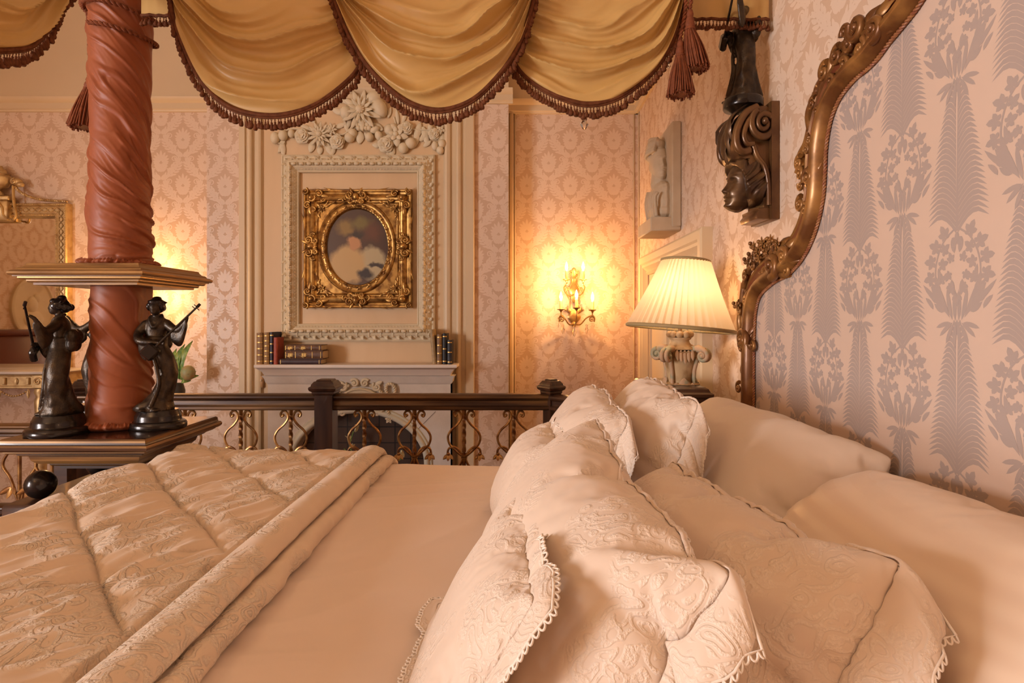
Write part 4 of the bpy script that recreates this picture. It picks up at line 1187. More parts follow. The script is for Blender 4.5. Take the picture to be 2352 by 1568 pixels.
def post_drape(z0, z1, name, seed, kprof, R0=.093, flare0=.0, flare1=.0):
    nu, nv = int((z1 - z0) / .0042), 190
    A = np.zeros((nu + 1, nv + 1, 3))
    for i in range(nu + 1):
        t = i / nu; z = z0 + (z1 - z0) * t
        k = interp(*kprof, z - E)
        r0 = R0 + flare0 * max(0, 1 - (z - z0) / .06) ** 2 + flare1 * max(0, 1 - (z1 - z) / .03) ** 2 + .004 * math.sin(z * 9 + seed)
        for j in range(nv + 1):
            th = 2 * PI * j / nv           # 0 at back (+Y)
            ph = z - k * (th - PI)
            wob = .012 * mnoise.noise((th * 1.1, z * 5, seed))
            n1 = mnoise.noise((ph * 14 + .45 * mnoise.noise((th * .6, z * 1.8, seed + 21)) + wob * 16, th * .42, seed)); n2 = mnoise.noise((ph * 40 + wob * 60, th * .9, seed + 7)); n3 = mnoise.noise((ph * 9, th * .7, seed + 3))
            amp = .25 + .75 * max(0, min(1, .5 + 1.1 * mnoise.noise((th * .7, z * 3.2, seed + 11)))) * interp([.60, .95], [1, .3], z - E)
            rid = (1 - abs(n1) * 5.0); rid = max(rid, -.3) - .5 * max(0, 1 - abs(n1 - .16) * 14) - .3 * max(0, 1 - abs(n1 + .22) * 18)
            d = .0140 * amp * (rid if rid < .2 else .2 + (rid - .2) * .9) + .0048 * max(0, amp - .2) * max(-.6, 1 - 4.0 * abs(n2)) + .005 * n3
            r = r0 + d
            A[i, j] = (PCX + r * math.sin(th), PCY + r * math.cos(th), z)
    mb = MB(); mb.grid(A)
    return mb.build(name, M['terracotta'], bed, angle=180)
post_drape(E + .190, E + 1.20, 'post_drape', 3.1, ([.19, .25, .33, .5, .8, 1.2], [.004, .022, .055, .105, .115, .09]))
post_drape(E - .376, E + .117, 'post_drape', 8.4, ([-.38, -.33, -.28, -.15, .0, .06, .12], [.0, .015, .06, .115, .10, .04, .008]), flare0=.016)
def ruffle(z, R, name, seed, h=.018, out=.012):
    nu, nv = 7, 260; A = np.zeros((nu, nv, 3))
    for j in range(nv):
        th = 2 * PI * j / nv
        w = mnoise.noise((math.cos(th) * 9, math.sin(th) * 9, seed)); w2 = mnoise.noise((math.cos(th) * 22, math.sin(th) * 22, seed))
        for i in range(nu):
            t = i / (nu - 1)
            r = R + out * math.sin(PI * t * .9) * (1 + .9 * w) + .006 * w2 * math.sin(PI * t)
            A[i, j] = (PCX + r * math.sin(th), PCY + r * math.cos(th), z + h * t * (1 + .55 * w2 + .3 * w) - .001)
    mb = MB(); mb.grid(A, cv=True); return mb.build(name, M['terracotta'], bed, angle=180)
ruffle(E + .188, .101, 'drape_ruffle', 2, .022, .020)
ruffle(E - .377, .108, 'drape_ruffle', 6, .026, .020)

# canopy rail and straight valance, mostly above the picture
mb = MB()
for (a, b) in (((PCX, 2.0), (.86, 2.0)), ((PCX, 2.1), (PCX, -.0)), ((PCX, .0), (.86, .0))):
    x0, x1 = sorted((a[0], b[0])); y0, y1 = sorted((a[1], b[1]))
    mb.box(x0 - .03, x1 + .02, y0 - .03 + .05, y1 + .03 + .05, E + 1.17, E + 1.27, bev=.01)
mb.build('canopy_rail', M['woodgilt'], bed)

def tassel_row(mb, pts, step, L=.027, thread=.011, r=.0074, jitter=.25, m=0):
    pts = [Vector(p) for p in pts]; acc = [0]
    for a, b in zip(pts, pts[1:]): acc.append(acc[-1] + (b - a).length)
    arr = np.array([tuple(p) for p in pts]); n = int(acc[-1] / step)
    for i in range(n):
        s = (i + .5) * step + rng.uniform(-.2, .2) * step
        p = Vector([np.interp(s, acc, arr[:, k]) for k in range(3)])
        jx, jy = rng.uniform(-jitter, jitter) * .01, rng.uniform(-jitter, jitter) * .012
        th = thread * rng.uniform(.8, 1.15)
        tip = p + Vector((jx * .4, jy * .4, -th))
        for q in (-1, 1): mb.tube([p + Vector((q * .0025, 0, 0)), tip], .0011, n=4, m=m)
        ll = L * rng.uniform(.85, 1.15); rr = r * rng.uniform(.85, 1.2)
        A = []
        for t, f in ((0, .25), (.12, .5), (.2, .38), (.5, .85), (.85, 1.1), (1.0, .8)):
            c = tip + Vector((jx * t, jy * t, -ll * t))
            A.append([(c.x + rr * f * math.cos(a), c.y + rr * f * math.sin(a), c.z) for a in [2 * PI * k / 7 + i for k in range(7)]])
        mb.grid(np.array(A), cv=True, capu=True, m=m)

def swag(name_label, ctl, Y0, seed, ax=None, plane='back', vdepth=.07, folds=4.5, step=.0108):
    """ctl: pixel points of the cloth edge from left top, through the bottom, to right top"""
    if plane == 'back': pts3 = [P(x, y, Y0) for x, y in ctl]
    else: pts3 = ctl
    edge = cr(pts3, 10)
    n = len(edge)
    # resample evenly
    acc = [0]
    for a, b in zip(edge, edge[1:]): acc.append(acc[-1] + (b - a).length)
    arr = np.array([tuple(p) for p in edge]); NU, NV = 120, 90
    ue = [[np.interp(acc[-1] * i / NU, acc, arr[:, k]) for k in range(3)] for i in range(NU + 1)]
    A0, B0 = Vector(ue[0]), Vector(ue[-1])
    out = Vector((0, -1, 0)) if plane == 'back' else Vector((1, 0, 0))
    A = np.zeros((NU + 1, NV + 1, 3))
    for i in range(NU + 1):
        u = i / NU; e = Vector(ue[i]); tpos = A0.lerp(B0, u)
        env = math.sin(PI * u) ** .5
        for j in range(NV + 1):
            v = j / NV
            p = tpos.lerp(e, v)
            wob = .55 * mnoise.noise((u * 2.2, v * 2.0, seed)) + .35 * (u - .5)
            ph = v * folds + wob * (1.0) + .5 * mnoise.noise((u * 5, v * 3, seed + 3))
            f = abs(math.sin(PI * ph)); f = 1 - f ** .75
            f2 = 1 - abs(math.sin(PI * (ph * 2.1 + seed))) ** .7
            start = min(1, max(0, (v - .16) / .22)) * min(1, max(0.0, (1.0 - v) / .10)) ** .6
            amp = start * (.60 + .75 * mnoise.noise((u * 1.6, v * 2.4, seed + 9)) + .35) * env
            asym = .6 + .5 * abs(2 * u - 1)
            d = vdepth * env * (v ** .8) * (1 - .25 * v) + .062 * amp * f * asym + .010 * amp * f2 + .006 * mnoise.noise((u * 8, v * 10, seed))
            p = p + out * d + Vector((0, 0, -.012 * amp * f))
            A[i, j] = p
    r = thing('swag_curtain', name_label, 'curtain', tuple((A0 + B0) / 2), 0, 'gold silk swags')
    mb = MB(); mb.grid(A)
    cl = mb.build('swag_cloth', M['swag'], r, angle=180)
    ed = [tuple(A[i, NV] + np.array(out) * .003) for i in range(NU + 1)]
    mb = MB()
    mb.tube(ed, .0075, n=6); mb.tube([tuple(np.array(p) + np.array((0, 0, -.009))) for p in ed], .004, n=5)
    tassel_row(mb, [tuple(np.array(p) + np.array((0, 0, -.010))) for p in ed], step)
    mb.build('tassel_fringe', M['fringe'], r, angle=80)
    return r
YS = 1.98
swag('gold silk swag with brown fringe hanging beside the draped post, above the left pilaster', [(394, -55), (405, 20), (432, 105), (478, 195), (545, 258), (640, 278), (725, 258), (800, 205), (838, 155), (862, 60), (870, -55)], YS, 1.3, folds=4.2)
swag('gold silk swag with brown fringe, middle of three, overlapping its two neighbours', [(752, -55), (775, 10), (805, 85), (850, 160), (905, 220), (960, 255), (1020, 266), (1085, 245), (1140, 195), (1185, 130), (1215, 50), (1240, -55)], YS - .055, 5.7, folds=4.6)
swag('gold silk swag with brown fringe next to the two large rust tassels', [(1135, -55), (1150, 60), (1178, 150), (1215, 195), (1270, 230), (1340, 252), (1415, 236), (1490, 180), (1535, 110), (1560, 30), (1572, -55)], YS, 9.2, folds=5.0)
xs = PCX + .0
def L3(px, py):
    Y = xs * F / (px - CX); return Vector((xs, Y, PZ(py, Y)))
swag('gold silk swag with brown fringe on the foot side, left of the draped post', [(xs, 2.02, E + 1.19), (xs, 1.90, E + 1.12), tuple(L3(118, 2)), tuple(L3(100, 42)), tuple(L3(58, 92)), tuple(L3(0, 112)), (xs, 1.40, E + .66), (xs, 1.22, E + .72), (xs, 1.08, E + .90), (xs, 1.0, E + 1.19)], 0, 3.3, plane='left', vdepth=.05)
# straight valance behind the swags with its own fringe
val = thing('pelmet_valance', 'short gathered gold valance with brown fringe hung along the canopy rail behind the swags', 'valance', (0, 2.03, E + 1.17))
mb = MB(); A = []
for i in range(141):
    x = PCX + .12 + (.875 - PCX - .12) * i / 140
    zb = E + 1.052 + (-.014) * (i / 140)
    A.append([(x, 2.03 + .012 * math.sin(i * 1.1) * (1 - .2 * q) + .004 * math.sin(i * 2.7), E + 1.20 + (zb - E - 1.20) * q / 6) for q in range(7)])
mb.grid(np.array(A)); mb.build('valance_cloth', M['swag'], val, angle=180)
mb = MB(); ed = [tuple(a[-1]) for a in A]
mb.tube(ed, .006, n=6); tassel_row(mb, [tuple(np.array(p) - np.array((0, .002, .004))) for p in ed], .0125, L=.020, thread=.012)
mb.build('tassel_fringe', M['fringe'], val, angle=80)

# ------------------------------------------------------------------ key tassels
def key_tassel(label, hx, hy0, hy1, bx, by, Y, wtop, wbot, cordtop, seed):
    r = thing('key_tassel', label, 'tassel', tuple(P(hx, hy0, Y)), 0, 'large rust tassels')
    k = Y / F; r2 = random.Random(seed)
    a, b, c = P(hx, hy0, Y), P(hx, hy1, Y), P(bx, by, Y)
    mb = MB(); rope(mb, cr([cordtop, (cordtop + a) / 2 + Vector((.01, 0, 0)), a], 8), .007, .03); mb.build('cord', M['cord'], r)
    mb = MB(); h = b.z - a.z
    mb.lathe([(.004, 0), (wtop * .55, h * .05), (wtop * .7, h * .25), (wtop * .62, h * .38), (wtop * .8, h * .5), (wtop * .95, h * .75), (wtop * .85, h * .86), (wtop * 1.02, h * .90), (wtop * 1.02, h), (wtop * .8, h * 1.02)], 18, tuple(a))
    mb.build('tassel_head', M['cord'], r, angle=60)
    mb = MB()
    for q in range(150):
        an = r2.uniform(0, 2 * PI); rr = math.sqrt(r2.uniform(.25, 1))
        top = b + Vector((wtop * .85 * rr * math.cos(an), wtop * .85 * rr * math.sin(an), .003))
        LL = r2.uniform(.93, 1.04)
        bot = c + Vector((wbot * rr * math.cos(an), wbot * rr * math.sin(an), (1 - LL) * (b.z - c.z)))
        mid = top.lerp(bot, .5) + Vector((math.cos(an), math.sin(an), 0)) * .004 + Vector((r2.uniform(-1, 1), r2.uniform(-1, 1), 0)) * .003
        mb.tube(cr([top, mid, bot], 4), [.0022] * 5 + [.0026] * 4, n=5)
    # inner core so no light leaks through
    A = [[(p.x + rr * .8 * math.cos(t_), p.y + rr * .8 * math.sin(t_), p.z) for t_ in [2 * PI * q / 14 for q in range(14)]] for p, rr in ((b, wtop * .8), (b.lerp(c, .5), (wtop + wbot) * .5), (b.lerp(c, .97), wbot * .95))]
    mb.grid(np.array(A), cv=True, capu=True)
    mb.build('tassel_skirt', M['cord'], r, angle=80)
    return r
ct = P(1580, -60, 1.93)
key_tassel('upper of two large rust tassels hanging at the right end of the swags', 1584, 22, 70, 1600, 160, 1.93, .018, .042, ct, 1)
key_tassel('lower of two large rust tassels hanging at the right end of the swags', 1562, 92, 130, 1563, 220, 1.93, .016, .046, ct + Vector((-.01, 0, 0)), 2)
key_tassel('large rust tassel partly hidden behind the draped bedpost', 207, 178, 205, 192, 296, 2.10, .02, .050, P(207, 20, 2.08), 3)
tc_ = thing('twisted_cord', 'russet twisted cord tied round the top of the draped post', 'cord', (PCX, PCY, E + 1.0))
mb = MB()
ring = []
for i in range(61):
    a = 2 * PI * i / 60 * 1.5 - 1.2
    ring.append((PCX + .112 * math.cos(a), PCY - .112 * math.sin(a) , E + 1.12 - .020 * i / 10 - .03 * math.cos(a) * 1.0))
rope(mb, ring, .008, .032)
mb.build('tied_loop', M['cord'], tc_)
mb = MB(); rope(mb, cr([(PCX - .112, PCY - .02, E + 1.12), tuple(P(204, 40, 2.06)), tuple(P(206, 90, 2.06)), tuple(P(207, 130, 2.07))], 8), .008, .03); mb.build('cord_tail', M['cord'], tc_)
for (x, y, Y, lb) in ((1342, 268, 1.93, 'clear glass drop hanging under the rightmost swag, above the sconce'), (535, 268, 1.97, 'tiny clear glass drop hanging at the lower edge of the leftmost swag'), (1536, 143, 1.93, 'tiny clear glass drop at the edge of the rightmost swag near the tassels')):
    big = x == 1342
    p = P(x, y, Y); r = thing('glass_drop', lb, 'crystal', tuple(p), 0, 'glass drops under the swags')
    mb = MB(); crystal(mb, p.x, p.z, 0, .045 if big else .022, .028 if big else .014, on_back(0, p.y, 0)); mb.build('prism', M['glass'], r, smooth=False)
    mb = MB(); mb.tube([p + Vector((0, 0, .02)), p], .0012, n=5); mb.build('wire', M['chrome'], r)

# ------------------------------------------------------------------ headboard
XH = .815
HBC = 1.03
def HB(px, py):
    Y = XH * F / (px - CX); return (-Y, PZ(py, Y))
Th = on_right(XH, 0, 0)
ctl = [(1728, 925), (1728, 840), (1729, 770), (1733, 705), (1748, 655), (1782, 620), (1815, 600), (1845, 565), (1868, 515), (1882, 455), (1886, 400), (1889, 340), (1901, 270), (1926, 205), (1966, 150), (2012, 108), (2048, 60), (2088, 10), (2122, -40), (2172, -150)]
lhp = [HB(*c) for c in ctl]
lhp = [(lhp[0][0], .70), (lhp[0][0], 1.1)] + lhp + [(-1.14, E + .79), (-HBC, E + .815)]
lh = [(p.x, p.y) for p in cr(lhp, 8)]
rh = [(-2 * HBC - x, y) for x, y in lh][::-1][1:]
full = lh + rh
def offs(path, d):
    out = []
    for i in range(len(path)):
        a = path[max(0, i - 1)]; b = path[min(len(path) - 1, i + 1)]
        dx, dy = b[0] - a[0], b[1] - a[1]; l = math.hypot(dx, dy) or 1
        out.append((path[i][0] - dy / l * d, path[i][1] + dx / l * d))
    return out
# outward = left of travel
mb = MB()
fp = [(.050, -.065), (.050, .010), (.047, .020), (.042, .024), (.037, .020), (.032, .008), (.020, .002), (.010, .008), (.005, .020), (-.002, .034), (-.012, .042), (-.022, .040), (-.031, .030), (-.037, .018), (-.040, .008)]
fmats = []
A = [[(x, y, h) for x, y in offs(full, d)] for d, h in fp]
A = np.array(A)
mb.grid(A[:5], T=Th, m=0); mb.grid(A[4:8], T=Th, m=1); mb.grid(A[7:], T=Th, m=0)
hbf = mb.build('headboard_frame', [M['carved'], M['carved_red']], bed, angle=60)
# rope edge
mb = MB(); rope(mb, [tuple(Th @ Vector((x, y, .012))) for x, y in offs(full, -.0425)[10:-10]], .0046, .018, strands=2, n=5, dens=.7)
mb.build('rope_trim', mat('rope_trim_red', (.24, .075, .035), .5, var=(.36, .16, .06), vscale=50), hbf)
# panel
mb = MB()
Lh = offs(lh, -.02); Rh = [(-2 * HBC - x, y) for x, y in Lh]
mb.grid(np.array([[(x, y, .006) for x, y in Lh], [(x, y, .006) for x, y in Rh]]), T=Th, m=0)
# woven fern and flower basket columns
def fern_polys():
    out = []; Lf, n = .262, 25
    for i in range(n):
        t = i / (n - 1); y0 = -Lf * t
        w = .070 * (min(1, (t * 1.10 + .02)) ** .58) + .002
        hh = .0098
        up_ = .020 + .020 * t
        top, bot = [], []
        for k in range(7):
            q = k / 6
            x = .0022 + w * q
            yy = y0 + up_ * math.sin(PI * min(1, q * 1.15) * .62) - .010 * q * q * (1 + t)
            th = hh * (1 - q ** 4.2) * 1.04
            top.append((x, yy + th * .55)); bot.append((x, yy - th * .45))
        out.append(top + bot[::-1])
    out += mirror2(out)
    out.append([(-.0022, .0), (0, .02), (.0022, .0), (.0035, -Lf - .0), (-.0035, -Lf)])
    out.append(leaf2(0, -.008, 0, .03, .008)); out.append(leaf2(0, 0, .35, .02, .007)); out.append(leaf2(0, 0, -.35, .02, .007))
    return out
def ivy(x, y, a, s):
    return [leaf2(x, y, a + da, s * l, s * w, n=4) for da, l, w in ((0, 1.0, .55), (.95, .75, .45), (-.95, .75, .45), (2.1, .5, .36), (-2.1, .5, .36))]
def basket_polys():
    h = []
    cv = [(p.x, p.y) for p in cr([(.006, .004), (.030, -.012), (.048, -.040), (.055, -.072), (.050, -.100), (.036, -.124)], 4)]
    h += strip2(cv, .004, .004)
    for (x, y, a, s) in ((.030, -.006, .5, .024), (.050, -.026, 1.2, .024), (.062, -.052, 1.5, .024), (.064, -.082, 1.8, .024), (.034, -.034, -.9, .020), (.040, -.060, -1.3, .020), (.042, -.088, -1.2, .018), (.014, -.052, .3, .016), (.020, -.078, 2.6, .016), (.016, -.100, 2.9, .016)):
        h += ivy(x, y, a, s)
    for k in range(5):
        h.append(leaf2(.004 + .007 * k, -.165 + .003 * k * k * .5, .12 + .22 * k, .058 + .004 * k, .0105, bend=-.12))
    for k in range(4):
        h.append(leaf2(.003 + .004 * k, -.168, PI - .14 - .42 * k, .048 - .003 * k, .0090, bend=.08))
    for k in range(5):
        h.append(leaf2(.045 + .004 * k, -.095 - .012 * k, -.2 + .16 * k, .030, .010, bend=.3)); h.append(leaf2(.040 - .002 * k, -.108 - .010 * k, .9 + .1 * k, .030, .010, bend=-.3))
    h.append(leaf2(.006, -.040, .2, .03, .012)); h.append(leaf2(.010, -.118, .1, .03, .012))
    return h + mirror2(h) + ivy(0, -.118, PI, .020) + ivy(0, -.020, 0, .020)
FB = tess([[(x, y) for x, y in p] for p in fern_polys()] + [[(x, y - .262) for x, y in p] for p in basket_polys()])
poly_in = offs(full, .022)
def inside(p):
    x, y = p; c = False; n = len(poly_in)
    for i in range(n):
        x1, y1 = poly_in[i]; x2, y2 = poly_in[i - 1]
        if (y1 > y) != (y2 > y) and x < (x2 - x1) * (y - y1) / (y2 - y1) + x1: c = not c
    return c
colw, rep = .1525, .4455
for ci in range(-8, 9):
    cx_ = -1.078 + ci * colw
    oy = (PZ(760, 1.078)) + (rep / 2 if ci % 2 else 0)
    if cx_ > -.3: continue
    for rj in range(-3, 4):
        for k, p in FB:
            q = [(cx_ + a, oy + rj * rep + b) for a, b in p]
            if max(b for a, b in q) < E - .55: continue
            if all(inside(v) for v in q):
                mb.poly([(a, b, .00606 + k * 1.2e-6) for a, b in q], 1, Th)
mb.build('headboard_panel', [M['hb_ground'], M['hb_fig']], bed, smooth=False)
# carved ornament along the frame
def carve(px, py): x, y = HB(px, py); return Th @ T_((x, y, .02))
SCL = [  # px, py, radius, turns, rot, flip
    (1988, 62, .032, 1.5, 2.6, 1), (1972, 100, .024, 1.4, .4, 1), (1962, 74, .020, 1.2, 3.0, -1), (1942, 128, .024, 1.3, 1.2, 1), (1958, 150, .020, 1.2, 4.0, -1), (1912, 165, .024, 1.3, 1.0, 1), (1926, 188, .018, 1.2, 3.8, -1), (1884, 238, .018, 1.2, .8, 1), (1894, 258, .016, 1.2, 3.9, -1), (1876, 322, .016, 1.1, 1.4, 1), (1870, 345, .016, 1.2, 3.3, -1),
    (1852, 374, .020, 1.4, 1.2, 1), (1854, 400, .020, 1.2, 3.6, -1), (1856, 425, .015, 1.2, 2.6, 1), (1856, 468, .022, 1.4, 1.5, 1), (1866, 480, .018, 1.2, 4.4, -1), (1885, 408, .020, 1.2, 0, 1),
    (1800, 592, .034, 1.5, 2.2, 1), (1822, 622, .020, 1.2, 4.2, -1), (1776, 562, .020, 1.3, .6, 1), (1757, 588, .022, 1.3, 1.4, 1), (1744, 612, .019, 1.3, 3.1, -1), (1726, 634, .020, 1.2, 1.0, 1), (1712, 700, .016, 1.3, 1.8, 1), (1711, 716, .014, 1.3, 4.4, -1), (1730, 772, .032, 1.5, 2.9, 1), (1716, 792, .020, 1.3, .9, -1), (1742, 792, .018, 1.2, 5, 1), (1710, 890, .020, 1.3, 1.4, 1), (1724, 896, .016, 1.2, 3.6, -1), (1996, 112, .022, 1.4, 5.2, -1), (2026, 80, .018, 1.3, 2, 1)]
for (x, y, r_, tn, ro, fl) in SCL:
    mb = MB(); mb.scroll(r_, tn, r_ * .38, carve(x, y) @ S_(1, fl, 1) @ RZ(ro), n=8, seg=22)
    mb.build('scroll_carving', M['carved'], hbf, angle=80)
# acanthus leaves lying along the outer edge of the frame
tang = []
for k_ in range(len(lh)):
    a_ = lh[max(0, k_ - 1)]; b_ = lh[min(len(lh) - 1, k_ + 1)]
    tang.append(math.atan2(-(b_[0] - a_[0]), b_[1] - a_[1]))      # RZ angle that turns +y along the path
def near_path(px_, py_):
    q = HB(px_, py_); return min(range(len(lh)), key=lambda k_: (lh[k_][0] - q[0]) ** 2 + (lh[k_][1] - q[1]) ** 2)
ZON = [((1722, 900), (1728, 780), 5, .010), ((1728, 780), (1740, 660), 6, .012), ((1745, 650), (1805, 585), 7, .018), ((1850, 560), (1878, 470), 3, .004), ((1880, 470), (1888, 380), 5, .012), ((1888, 370), (1905, 260), 6, .008), ((1908, 250), (1960, 160), 8, .018), ((1965, 150), (2030, 75), 7, .026)]
for (pa, pb, n_, d_) in ZON:
    i0, i1 = near_path(*pa), near_path(*pb)
    for q in range(n_):
        k_ = int(i0 + (i1 - i0) * (q + .5) / n_)
        (x_, y_) = offs(lh, .034 + d_ * (.4 + .6 * (q % 2)))[k_]
        for sgn, L_, W_ in ((1, .062, .030), (-1, .052, .026)):
            mb = MB(); mb.leaf(L_, W_, .75, Th @ T_((x_, y_, .006 + .006 * (q % 2))) @ RZ(tang[k_] + sgn * .42 + (PI if q % 3 == 2 else 0)) @ RX(.10), n=7, curl=-.25, lobes=2, bend=.15 * sgn)
            mb.build('leaf_carving', M['carved'], hbf, angle=80)
for (x, y, r_, n_) in ((1772, 562, .026, 6), (1793, 555, .024, 6), (1760, 577, .022, 5), (1752, 566, .018, 5), (1738, 602, .020, 5), (1784, 582, .022, 6), (1712, 703, .018, 5), (1764, 592, .018, 5), (1748, 590, .018, 5), (1806, 560, .020, 6)):
    mb = MB(); mb.flower(r_, carve(x, y) @ RZ(x) @ T_((0, 0, .006)), petals=n_, layers=2, tilt=.4)
    for k in range(2): mb.ell((0, 0, 0), .0075, n=7, T=carve(x + (k * 37 % 17) - 8, y + (k * 23 % 15) - 7) @ T_((0, 0, .010)))
    mb.build('flower_carving', M['carved'], hbf, angle=80)
# curled clasps lying over the bar where its lengths meet
for (x, y, r_, fl, ro) in ((2046, 72, .026, 1, 0), (1888, 408, .024, -1, 0), (1800, 606, .036, 1, .4), (1828, 600, .026, -1, .2), (1731, 775, .034, 1, .2), (1738, 792, .026, -1, 0), (1731, 690, .018, 1, 0)):
    k_ = near_path(x, y); (x_, y_) = lh[k_]
    B = Th @ T_((x_, y_, .034)) @ RZ(tang[k_])
    mb = MB()
    mb.scroll(r_, 1.6, r_ * .40, B @ S_(fl, 1, 1) @ RZ(-.6 + ro), n=8, seg=24)
    mb.build('scroll_carving', M['carved'], hbf, angle=80)
    mb = MB()
    for q, (dx, a_, L_) in enumerate(((0, 0, .085), (-.016, .38, .070), (.016, -.38, .070), (0, PI, .060), (-.014, PI - .4, .05), (.014, PI + .4, .05))):
        mb.leaf(L_ * r_ / .03, .028 * r_ / .03, .7, B @ T_((dx, 0, -.004)) @ RZ(a_) @ RX(-.12), n=7, curl=-.3, lobes=2)
    mb.build('leaf_carving', M['carved'], hbf, angle=80)
mb = MB()   # block shoulder behind the flower crest
x0, y0 = HB(1812, 560)
mb.box(x0 - .03, x0 + .03, y0 - .05, y0 + .02, -.05, .02, T=Th, bev=.012); mb.build('shoulder_block', M['carved'], hbf)
for pts in ([(1855, 385), (1848, 360), (1862, 330), (1872, 290)], [(1872, 300), (1868, 260), (1885, 215)], [(1885, 235), (1890, 200), (1918, 160)], [(1918, 168), (1930, 120), (1960, 98)], [(1728, 910), (1716, 880), (1722, 830), (1712, 790)], [(1716, 800), (1706, 740), (1712, 690), (1716, 650)], [(1716, 660), (1728, 620), (1760, 590), (1800, 570)]):
    mb = MB(); mb.tube([Th @ Vector((*HB(p.x, p.y), .010)) for p in cr(pts, 6)], .0125, n=8)
    mb.build('branch_carving', M['carved'], hbf)
# ------------------------------------------------------------------ bronze figures with long necked lutes
def limb(mb, pts, rad, n=10, k=5):
    c = cr(pts, k); m_ = len(pts); rr = []
    for i in range(len(c)): rr.append(float(np.interp(i / (len(c) - 1) * (m_ - 1), range(m_), rad)))
    mb.tube(c, rr, n=n)
    mb.ell(c[-1], rr[-1], n=8); mb.ell(c[0], rr[0], n=8)
def figure_parts(root):
    """local space: faces -Y, z=0 at the hem, about .385 tall"""
    mb = MB()
    # robe: (z, cx, cy, rx, ry)
    sec = [(0, -.010, -.005, .060, .052), (.010, -.008, -.004, .060, .050), (.030, .000, .0, .048, .044), (.060, .014, .002, .037, .036), (.095, .027, .003, .032, .032), (.130, .031, .004, .032, .031), (.160, .025, .005, .034, .032), (.190, .013, .004, .036, .033), (.215, .002, .003, .033, .031),
           (.235, -.005, .002, .029, .027), (.262, -.007, .002, .031, .026), (.290, -.007, .003, .037, .026), (.310, -.006, .004, .038, .024), (.322, -.005, .004, .027, .019), (.332, -.005, .001, .014, .013)]
    zs = [s[0] for s in sec]; A = []
    for i in range(70):
        z = .332 * i / 69
        g = [interp(zs, [s[q] for s in sec], z) for q in (1, 2, 3, 4)]
        row = []
        for k in range(28):
            a = 2 * PI * k / 28
            fold = 1 + .05 * math.sin(a * 7 + z * 60) * max(0, 1 - z / .16) + .025 * math.sin(a * 5 - z * 90) * (z > .03)
            row.append((g[0] + g[2] * fold * math.cos(a), g[1] + g[3] * fold * math.sin(a), z))
        A.append(row)
    mb.grid(np.array(A), cv=True, capu=True)
    # trailing hem
    limb(mb, [(-.012, -.02, .02), (-.045, -.030, .012), (-.066, -.022, .008)], [.024, .018, .008])
    limb(mb, [(.02, .02, .12), (.012, .035, .05), (-.01, .05, .012)], [.016, .018, .020])
    # wrap edge of the robe
    limb(mb, [(-.012, -.030, .215), (.008, -.036, .15), (.016, -.038, .09), (-.004, -.052, .02)], [.005, .007, .007, .008], n=6)
    # neck and head
    limb(mb, [(-.005, .002, .318), (-.006, -.002, .342)], [.0125, .0115])
    mb.ell((-.006, -.010, .360), (.0185, .021, .0255), n=16)
    mb.ell((-.006, -.018, .346), (.0125, .012, .011), n=12)
    mb.ell((-.006, -.031, .357), (.0034, .004, .0055), n=8)
    mb.ell((-.006, -.0275, .3475), (.005, .0035, .002), n=8)
    for s in (-1, 1): mb.ell((-.006 + s * .008, -.0265, .3635), (.0045, .003, .002), n=8)
    # collar
    for s in (-1, 1): limb(mb, [(-.005 + s * .013, .012, .336), (-.005 + s * .020, -.008, .322), (-.005 + s * .004, -.026, .292)], [.005, .006, .005], n=6)
    # sash and big bow at the back
    for z, r_ in ((.228, .034), (.240, .0335), (.252, .0345)):
        mb.lathe([(r_ * .8, z - .008), (r_ * 1.02, z - .004), (r_ * 1.02, z + .004), (r_ * .8, z + .008)], 24, (-.005, .002, 0), sy=.92)
    for s in (-1, 1):
        mb.ell((-.005 + s * .018, .042, .262), (.026, .020, .026), n=12); mb.ell((-.005 + s * .016, .040, .235), (.022, .018, .026), n=12)
    mb.ell((-.005, .045, .25), (.016, .02, .016), n=10)
    # raised left arm (viewer's right) holding the neck of the lute
    limb(mb, [(.026, .002, .305), (.054, -.010, .285), (.078, -.020, .285), (.102, -.030, .316)], [.016, .015, .012, .007])
    A = []
    for i in range(9):   # hanging sleeve of the raised arm
        t = i / 8
        x = .046 + .062 * t; top = .285 + .030 * t ** 2; bot = top - .020 - .048 * math.sin(PI * min(1, .15 + t * .80))
        y = -.010 - .02 * t
        A.append([(x + .006 * math.sin(4 * t), y + .011 * math.cos(a), (top + bot) / 2 + (top - bot) / 2 * math.sin(a)) for a in [2 * PI * k / 12 for k in range(12)]])
    mb.grid(np.array(A), cv=True, capu=True)
    # right arm across the waist with plectrum hand
    limb(mb, [(-.040, .002, .302), (-.058, -.012, .270), (-.044, -.040, .246), (-.008, -.054, .240), (.022, -.056, .238)], [.016, .015, .014, .010, .007])
    A = []
    for i in range(9):
        t = i / 8
        x = -.056 + .055 * t; y = -.012 - .034 * t; top = .262 - .012 * t; bot = top - .030 - .052 * math.sin(PI * min(1, .2 + t * .7))
        A.append([(x, y + .012 * math.cos(a), (top + bot) / 2 + (top - bot) / 2 * math.sin(a)) for a in [2 * PI * k / 12 for k in range(12)]])
    mb.grid(np.array(A), cv=True, capu=True)
